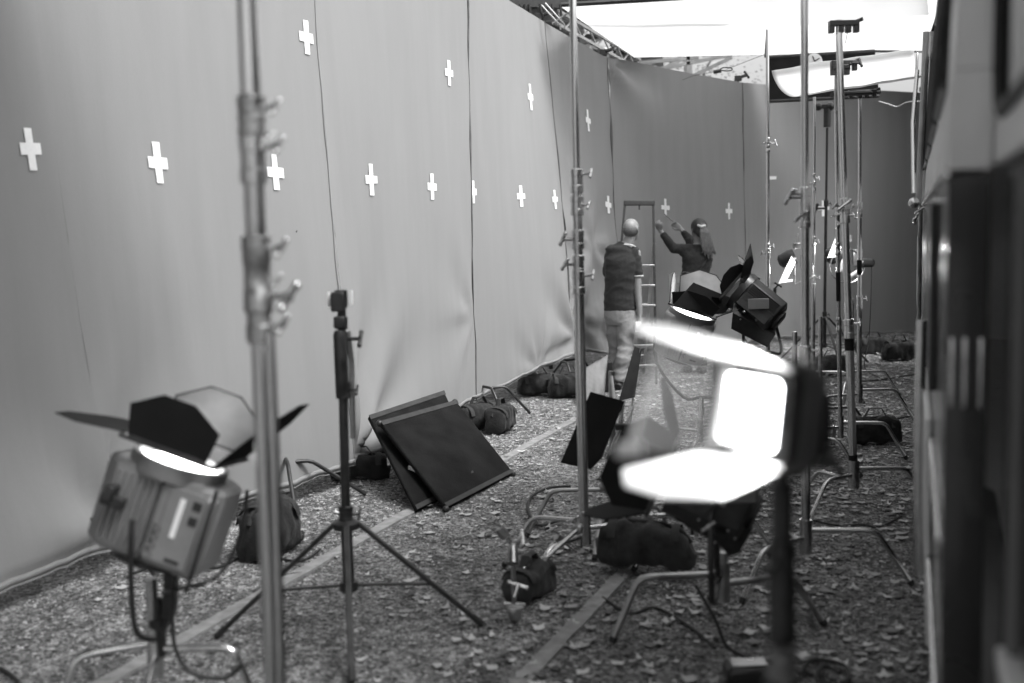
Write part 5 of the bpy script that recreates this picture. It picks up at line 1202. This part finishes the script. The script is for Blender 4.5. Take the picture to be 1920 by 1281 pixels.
mb = MB(); mb.bar(ltl - RT * .015, ltr + RT * .015, .05, .035, UP); tr_ = mb.build('top_rail', 'ladder_dark', t, bevel=.006); mb = MB(); mb.bar(ltl.lerp(ltr, .5), ltl.lerp(ltr, .5) - UP * .07, .015, .015); mb.build('hook', 'ladder_dark', tr_)
for f in (.345, .455, .565, .675, .785, .895):
    a = ltl.lerp(lbl, f); b = ltr.lerp(lbr, f); mb = MB(); mb.box((0, 0, (b - a).length / 2), (.08, .022, (b - a).length), mtx(a, b - a, Vector((0, 1, 0)))); mb.build('step', 'ally', t, bevel=.003)
for f in (.45, .85):
    mb = MB(); mb.tube([tm_l.lerp(rbl, f), tm_r.lerp(rbr, f)], .012, 8); mb.build('cross_bar', 'ally', t)

# ================================================================== PEOPLE
def capsule(mb, a, b, ra, rb_, n=14, ref=None): 
    a = Vector(a); b = Vector(b); mb.loft([a, a.lerp(b, .33), a.lerp(b, .66), b], [ra, (ra * 2 + rb_) / 3 if not isinstance(ra, tuple) else tuple((x * 2 + y) / 3 for x, y in zip(ra, rb_)), (ra + rb_ * 2) / 3 if not isinstance(ra, tuple) else tuple((x + y * 2) / 3 for x, y in zip(ra, rb_)), rb_], n, ref=ref)
    mb.ball(a, ra if not isinstance(ra, tuple) else min(ra)); mb.ball(b, rb_ if not isinstance(rb_, tuple) else min(rb_))
def hand(mb, wrist, d, palm_n, s_=1.0, curl=.5, mirror=1, thumb=True):
    d = Vector(d).normalized(); n = Vector(palm_n); n = (n - d * n.dot(d)).normalized(); x = d.cross(n) * mirror
    w0 = Vector(wrist); mb.loft([w0, w0 + d * .04 * s_, w0 + d * .085 * s_], [(.026 * s_, .019 * s_), (.038 * s_, .016 * s_), (.04 * s_, .014 * s_)], 12, ref=x)
    mb.ball(w0 + d * .085 * s_, (.036 * s_, .036 * s_, .014 * s_), Matrix((x, d, n)).transposed())
    for i, (off, l) in enumerate(((-.030, .068), (-.010, .078), (.010, .072), (.029, .056))):
        p = w0 + d * .085 * s_ + x * off * s_; a = .25 + curl * (.8 + .1 * i); pts = [p]; dirv = d.copy()
        for k in range(3):
            ang = a * (k * .9 + .5); dv = (d * math.cos(ang) + n * math.sin(ang) + x * off * 2).normalized(); pts.append(pts[-1] + dv * l * s_ * (.42, .33, .25)[k])
        mb.loft(pts, [.0095 * s_, .009 * s_, .0085 * s_, .0075 * s_], 8); mb.ball(pts[-1], .0075 * s_)
    p = w0 + d * .03 * s_ - x * .03 * s_; mb.loft([p, p + d * .03 * s_ - x * .018 * s_ + n * .012, p + d * .06 * s_ - x * .018 * s_ + n * .028], [.013 * s_, .011 * s_, .009 * s_], 8); mb.ball(p + d * .06 * s_ - x * .018 * s_ + n * .028, .009 * s_)
def head(mb, c, f, u, s_=1.0):
    """c head centre, f facing, u up"""
    f = Vector(f).normalized(); u = Vector(u); u = (u - f * u.dot(f)).normalized(); r = f.cross(u); B = Matrix((r, f, u)).transposed()
    P_ = lambda x, y, z: Vector(c) + B @ Vector((x * s_, y * s_, z * s_))
    mb.ball(P_(0, -.008, .022), (.076 * s_, .096 * s_, .09 * s_), B, 20, 14)
    mb.loft([P_(0, .02, -.01), P_(0, .03, -.06), P_(0, .045, -.1), P_(0, .052, -.115)], [(.066 * s_, .072 * s_), (.058 * s_, .06 * s_), (.038 * s_, .036 * s_), (.02 * s_, .02 * s_)], 16, ref=r)
    mb.loft([P_(0, .088, .02), P_(0, .104, -.012), P_(0, .112, -.028), P_(0, .094, -.036)], [.009 * s_, .011 * s_, .014 * s_, .01 * s_], 8)
    mb.ball(P_(0, .085, -.062), (.024 * s_, .012 * s_, .006 * s_), B); mb.ball(P_(0, .083, -.072), (.02 * s_, .012 * s_, .006 * s_), B)
    for sx in (-1, 1):
        mb.ball(P_(.03 * sx, .078, .014), (.016 * s_, .01 * s_, .012 * s_), B)
        mb.ball(P_(.03 * sx, .084, .034), (.02 * s_, .008 * s_, .006 * s_), B)
        m_ = B @ Matrix.Rotation(.35 * sx, 3, 'Z'); mb.ball(P_(.08 * sx, -.008, -.004), (.008 * s_, .019 * s_, .032 * s_), m_); mb.ball(P_(.084 * sx, -.014, -.004), (.006 * s_, .017 * s_, .028 * s_), m_)
    return P_, B
def eyes(par, P_, B, s_=1.0):
    for sx in (-1, 1):
        mb = MB(); mb.ball(P_(.03 * sx, .083, .014), .009 * s_); e = mb.build('eye', 'white_paint', par); mb = MB(); mb.ball(P_(.03 * sx, .090, .014), .0045 * s_); mb.build('pupil', 'print_black', e)

# --- man, seen from behind
D_ = 11.3
man = MB(); J = lambda px, py, d=0: at(px, py, D_ + d)
neck = J(1177, 455, .02); hc = J(1184, 430, .02)
sl, sr = J(1143, 470, .03), J(1193, 475, -.02); hip = J(1163, 578); hl, hr = J(1152, 590, .02), J(1176, 590, -.02)
kl, kr = J(1156, 655, .05), J(1172, 652, -.1); al, ar = J(1152, 708, .05), J(1160, 716, -.18)
al.z = .09; ar.z = .09
chest = J(1167, 490, .01)
spine = [J(1165, 598), hip, J(1162, 550), J(1164, 520), chest, J(1168, 468, .01), J(1174, 458, .02)]
sh = (sr - sl).normalized()
man.loft(spine, [(.15, .11), (.165, .12), (.148, .105), (.155, .108), (.17, .115), (.135, .08), (.06, .055)], 20, ref=sh)
capsule(man, J(1175, 462, .02), J(1181, 445, .02), .058, .055)
P_m, B_m = head(man, hc, RT * .62 + FWD * .75 + UP * .22, Vector((0, 0, 1)))
for h_, k_, a_k in ((hl, kl, al), (hr, kr, ar)):
    capsule(man, h_, k_, .088, .056); capsule(man, k_, a_k, .054, .038)
    man.loft([a_k + Vector((-.02, -.05, -.03)), a_k + Vector((.0, .04, -.05)), a_k + Vector((.03, .17, -.065))], [(.035, .045), (.04, .04), (.035, .022)], 12, ref=RT); man.ball(a_k + Vector((.03, .17, -.062)), .026)
capsule(man, sr, J(1196, 545, -.06), .05, .04); capsule(man, J(1196, 545, -.06), J(1200, 590, -.1), .04, .028)
capsule(man, sl, J(1140, 530, .12), .05, .04); capsule(man, J(1140, 530, .12), J(1155, 545, .3), .04, .028); hand(man, J(1155, 545, .3), RT * .9 + UP * .2, FWD * -.3 + UP, curl=.6)
hand(man, J(1200, 588, -.1), -UP + RT * .12, -RT + FWD * .3, curl=.75, mirror=-1)
M1 = man.build('person', 'skin', remesh=.0075, smooth_it=3, angle=180, org=(hip.x, hip.y, 0))
tag(M1, 'man with shaved head, dark short-sleeved shirt and pale trousers, seen from behind', 'person', 'people at the backdrop')
eyes(M1, P_m, B_m)
mb = MB()   # close-cropped hair round the back
mb.ball(P_m(0, -.014, -.004), (.0805, .097, .078), B_m, 20, 12); mb.build('cropped_hair', 'stubble', M1)
mb = MB()   # polo shirt
mb.loft([J(1163, 582), J(1162, 550), J(1164, 520), chest, J(1168, 470, .01), J(1174, 461, .02)], [(.172, .128), (.162, .118), (.166, .12), (.184, .126), (.155, .092), (.085, .07)], 24, ref=sh)
capsule(mb, sr - sh * .02, J(1194, 512, -.03), .066, .062); capsule(mb, sl + sh * .02, J(1140, 512, .08), .066, .06)
# open the sleeve ends: they simply end as cut cloth
st = mb.build('polo_shirt', 'polo', M1, remesh=.009, smooth_it=4, angle=180, crease=.004)
mb = MB(); ct = J(1176, 457, .02); mb.loft([ct + sh * .088 * math.cos(a * .4488) + FWD * .08 * math.sin(a * .4488) + UP * (-.03 - .012 * math.sin(a * .4488)) for a in range(14)], (.009), 6, closed=True, ref=UP); mb.build('collar_trim', 'white_paint', st)
for a_, b_ in ((sr, J(1195, 518, -.035)),):
    d = (b_ - a_).normalized(); mb = MB(); mb._lathe(b_ - d * .008, d, [(0, .06), (.0, .066), (.012, .066), (.012, .06)], 18); mb.build('sleeve_trim', 'white_paint', st)
mb = MB()   # trousers
mb.loft([J(1163, 572), J(1163, 590), J(1164, 608)], [(.158, .12), (.17, .13), (.16, .125)], 22, ref=sh)
for h_, k_, a_k in ((hl, kl, al), (hr, kr, ar)): 
    a_e = a_k + Vector((0, 0, .0)); mb.loft([h_ + UP * .02, h_.lerp(k_, .5), k_, k_.lerp(a_e, .35) - FWD * .02, k_.lerp(a_e, .7), a_e + Vector((0, 0, -.02))], [.105, .094, .078, .077, .068, .07], 16, ref=sh)
mb.build('trousers', 'trouser', M1, remesh=.009, smooth_it=3, angle=180, crease=.0055)
for a_k in (al, ar):
    mb = MB(); mb.loft([a_k + Vector((-.02, -.07, -.055)), a_k + Vector((0, .0, -.04)), a_k + Vector((.01, .08, -.05)), a_k + Vector((.035, .2, -.07))], [(.042, .035), (.046, .05), (.048, .04), (.036, .018)], 14, ref=RT); mb.ball(a_k + Vector((.035, .2, -.07)), (.034, .03, .02)); mb.build('shoe', 'shoe', M1, remesh=.008, smooth_it=2, angle=180)
tr = MB(); q = J(1197, 613, -.16); tr._lathe(q - RT * .028, RT, [(0, .025), (0, .052), (.055, .052), (.055, .025)], 24)
t = tr.build('tape_roll', 'white_tape', org=q); tag(t, 'white tape roll in the man\'s lowered hand', 'tape roll', 'tape rolls')

# --- woman, reaching up to the cloth
D_ = 12.2
wo_ = MB()
hc = J(1309, 430); neck = J(1309, 452)
sl, sr = J(1288, 468, -.02), J(1329, 470, .05); hip = J(1300, 555)
sh = (sr - sl).normalized()
wo_.loft([J(1300, 575), hip, J(1302, 525), J(1306, 500), J(1308, 480), J(1309, 465), J(1309, 456)], [(.15, .12), (.158, .12), (.115, .09), (.125, .095), (.14, .1), (.11, .075), (.05, .045)], 20, ref=sh)
capsule(wo_, J(1309, 460), J(1309, 448), .05, .048)
P_w, B_w = head(wo_, hc, -RT * .35 + FWD * .95 + UP * .12, Vector((0, 0, 1)), .97)
e1, w1 = J(1262, 466, -.05), J(1238, 432, .0); capsule(wo_, sl, e1, .046, .037); capsule(wo_, e1, w1, .036, .025)
hand(wo_, w1, at(1229, 412, 12.1) - w1, RT * .3 + FWD, .95, curl=.9)
e2, w2 = J(1292, 448, .25), J(1277, 430, .32); capsule(wo_, sr, J(1305, 468, .2), .046, .04); capsule(wo_, J(1300, 470, .12), e2, .045, .036); capsule(wo_, e2, w2, .035, .025)
hand(wo_, w2, at(1262, 418, 12.6) - w2, -UP * .3 - FWD, .95, curl=.8)
hl, hr = J(1291, 585), J(1311, 587)
kl, kr = J(1290, 640, .08), J(1312, 640, .0); al = Vector((kl.x, kl.y - .03, .09)); ar = Vector((kr.x + .02, kr.y - .06, .09))
for h_, k_, a_k in ((hl, kl, al), (hr, kr, ar)):
    capsule(wo_, h_, k_, .085, .052); capsule(wo_, k_, a_k, .05, .036); wo_.loft([a_k + Vector((0, -.04, -.03)), a_k + Vector((0, .04, -.05)), a_k + Vector((-.02, .16, -.065))], [(.032, .04), (.036, .036), (.03, .02)], 12, ref=RT)
W1 = wo_.build('person', 'skin', remesh=.0075, smooth_it=3, angle=180, org=(hip.x, hip.y, 0))
tag(W1, 'woman with long tied-back hair in a dark jumper, both arms raised to the cloth', 'person', 'people at the backdrop')
eyes(W1, P_w, B_w)
mb = MB(); mb.loft([J(1300, 562), J(1302, 525), J(1306, 500), J(1308, 482), J(1309, 468), J(1309, 459)], [(.185, .14), (.155, .115), (.165, .12), (.178, .12), (.14, .09), (.07, .06)], 22, ref=sh)
capsule(mb, sl + sh * .02, e1, .062, .052); capsule(mb, e1, e1.lerp(w1, .72), .05, .038); capsule(mb, sr - sh * .02, J(1303, 468, .18), .062, .056); capsule(mb, J(1300, 470, .12), e2, .058, .048); capsule(mb, e2, e2.lerp(w2, .6), .046, .038)
mb.ball(J(1284, 474, -.03), (.06, .06, .05))
jm = mb.build('jumper', 'jumper', W1, remesh=.009, smooth_it=3, angle=180, crease=.005)
mb = MB(); mb.loft([J(1289, 545, -.13), J(1300, 515, -.12), J(1318, 495, -.11), J(1327, 478, -.07)], [(.022, .006)] * 4, 8, ref=RT); mb.build('strap', 'black_metal', jm)
mb = MB(); mb.loft([J(1300, 560), J(1300, 580), J(1301, 598)], [(.15, .12), (.165, .13), (.155, .12)], 20, ref=sh)
for h_, k_, a_k in ((hl, kl, al), (hr, kr, ar)): mb.loft([h_ + UP * .02, h_.lerp(k_, .5), k_, k_.lerp(a_k, .5), a_k], [.1, .088, .068, .062, .055], 16, ref=sh)
mb.build('trousers', 'denim', W1, remesh=.009, smooth_it=3, angle=180)
for a_k in (al, ar):
    mb = MB(); mb.loft([a_k + Vector((0, -.06, -.055)), a_k + Vector((0, .0, -.04)), a_k + Vector((-.01, .08, -.05)), a_k + Vector((-.02, .18, -.07))], [(.038, .035), (.042, .045), (.044, .04), (.034, .018)], 14, ref=RT); mb.build('shoe', 'shoe', W1, remesh=.008, smooth_it=2, angle=180)
mb = MB(); mb.ball(P_w(0, -.02, .03), (.088, .1, .094), B_w, 24, 16); mb.ball(P_w(0, -.07, -.02), (.07, .05, .075), B_w); hr_ = mb.build('hair', 'hair', W1, remesh=.008, smooth_it=1, angle=180)
mb = MB()
for k in range(9):
    o = (k - 4) * 2.3; mb.loft([J(1317 + o * .25, 418 + k % 3, -.1), J(1321 + o * .7, 436, -.12), J(1325 + o, 455, -.13), J(1329 + o * 1.1, 470, -.13), J(1329 + o * 1.5 + 2 * (k % 2), 488 - abs(k - 4) * 3, -.12)], [.012, .018, .016, .012, .003], 8)
mb.build('long_hair', 'hair_long', hr_, remesh=.005, smooth_it=0, angle=180, crease=.002)
mb = MB(); mb.loft([J(1308, 422, -.11), J(1314, 425, -.13), J(1323, 423, -.11)], [.012, .016, .012], 8); mb.build('hair_tie', 'white_paint', hr_)
t = MB(); pc = J(1253, 408, .36); t.tube([at(1246, 402, 12.7), at(1262, 415, 12.55)], .006, 8); tag(t.build('marker_pen', 'grey_mid'), 'thin pen in the woman\'s raised hand just under the tape cross', 'pen')
q = J(1272, 523, -.16); tr = MB(); tr._lathe(q - FWD * .02, FWD, [(0, .026), (0, .05), (.045, .05), (.045, .026)], 24); t = tr.build('tape_roll', 'grey_house', org=q); tag(t, 'tape roll hanging at the woman\'s hip', 'tape roll', 'tape rolls')
mb = MB(); mb.tube([q + UP * .03, J(1282, 510, -.14), J(1296, 512, -.13)], .005, 6); mb.build('hanging_cord', 'black_metal', t)
sl_ = slab([at(1255, 515, 12.05), at(1262, 512, 12.05), at(1264, 560, 12.0), at(1259, 562, 12.0)], .02, 'white_paint', 'clipboard', None) if False else None
mb = MB(); mb.quad(at(1255, 515, 12.05), at(1262, 512, 12.0), at(1266, 560, 12.0), at(1259, 563, 12.05), .012); o_ = mb.build('paper_pad', 'white_paint', org=at(1260, 540, 12.05)); tag(o_, 'white paper pad sticking out at the woman\'s hip', 'paper pad')
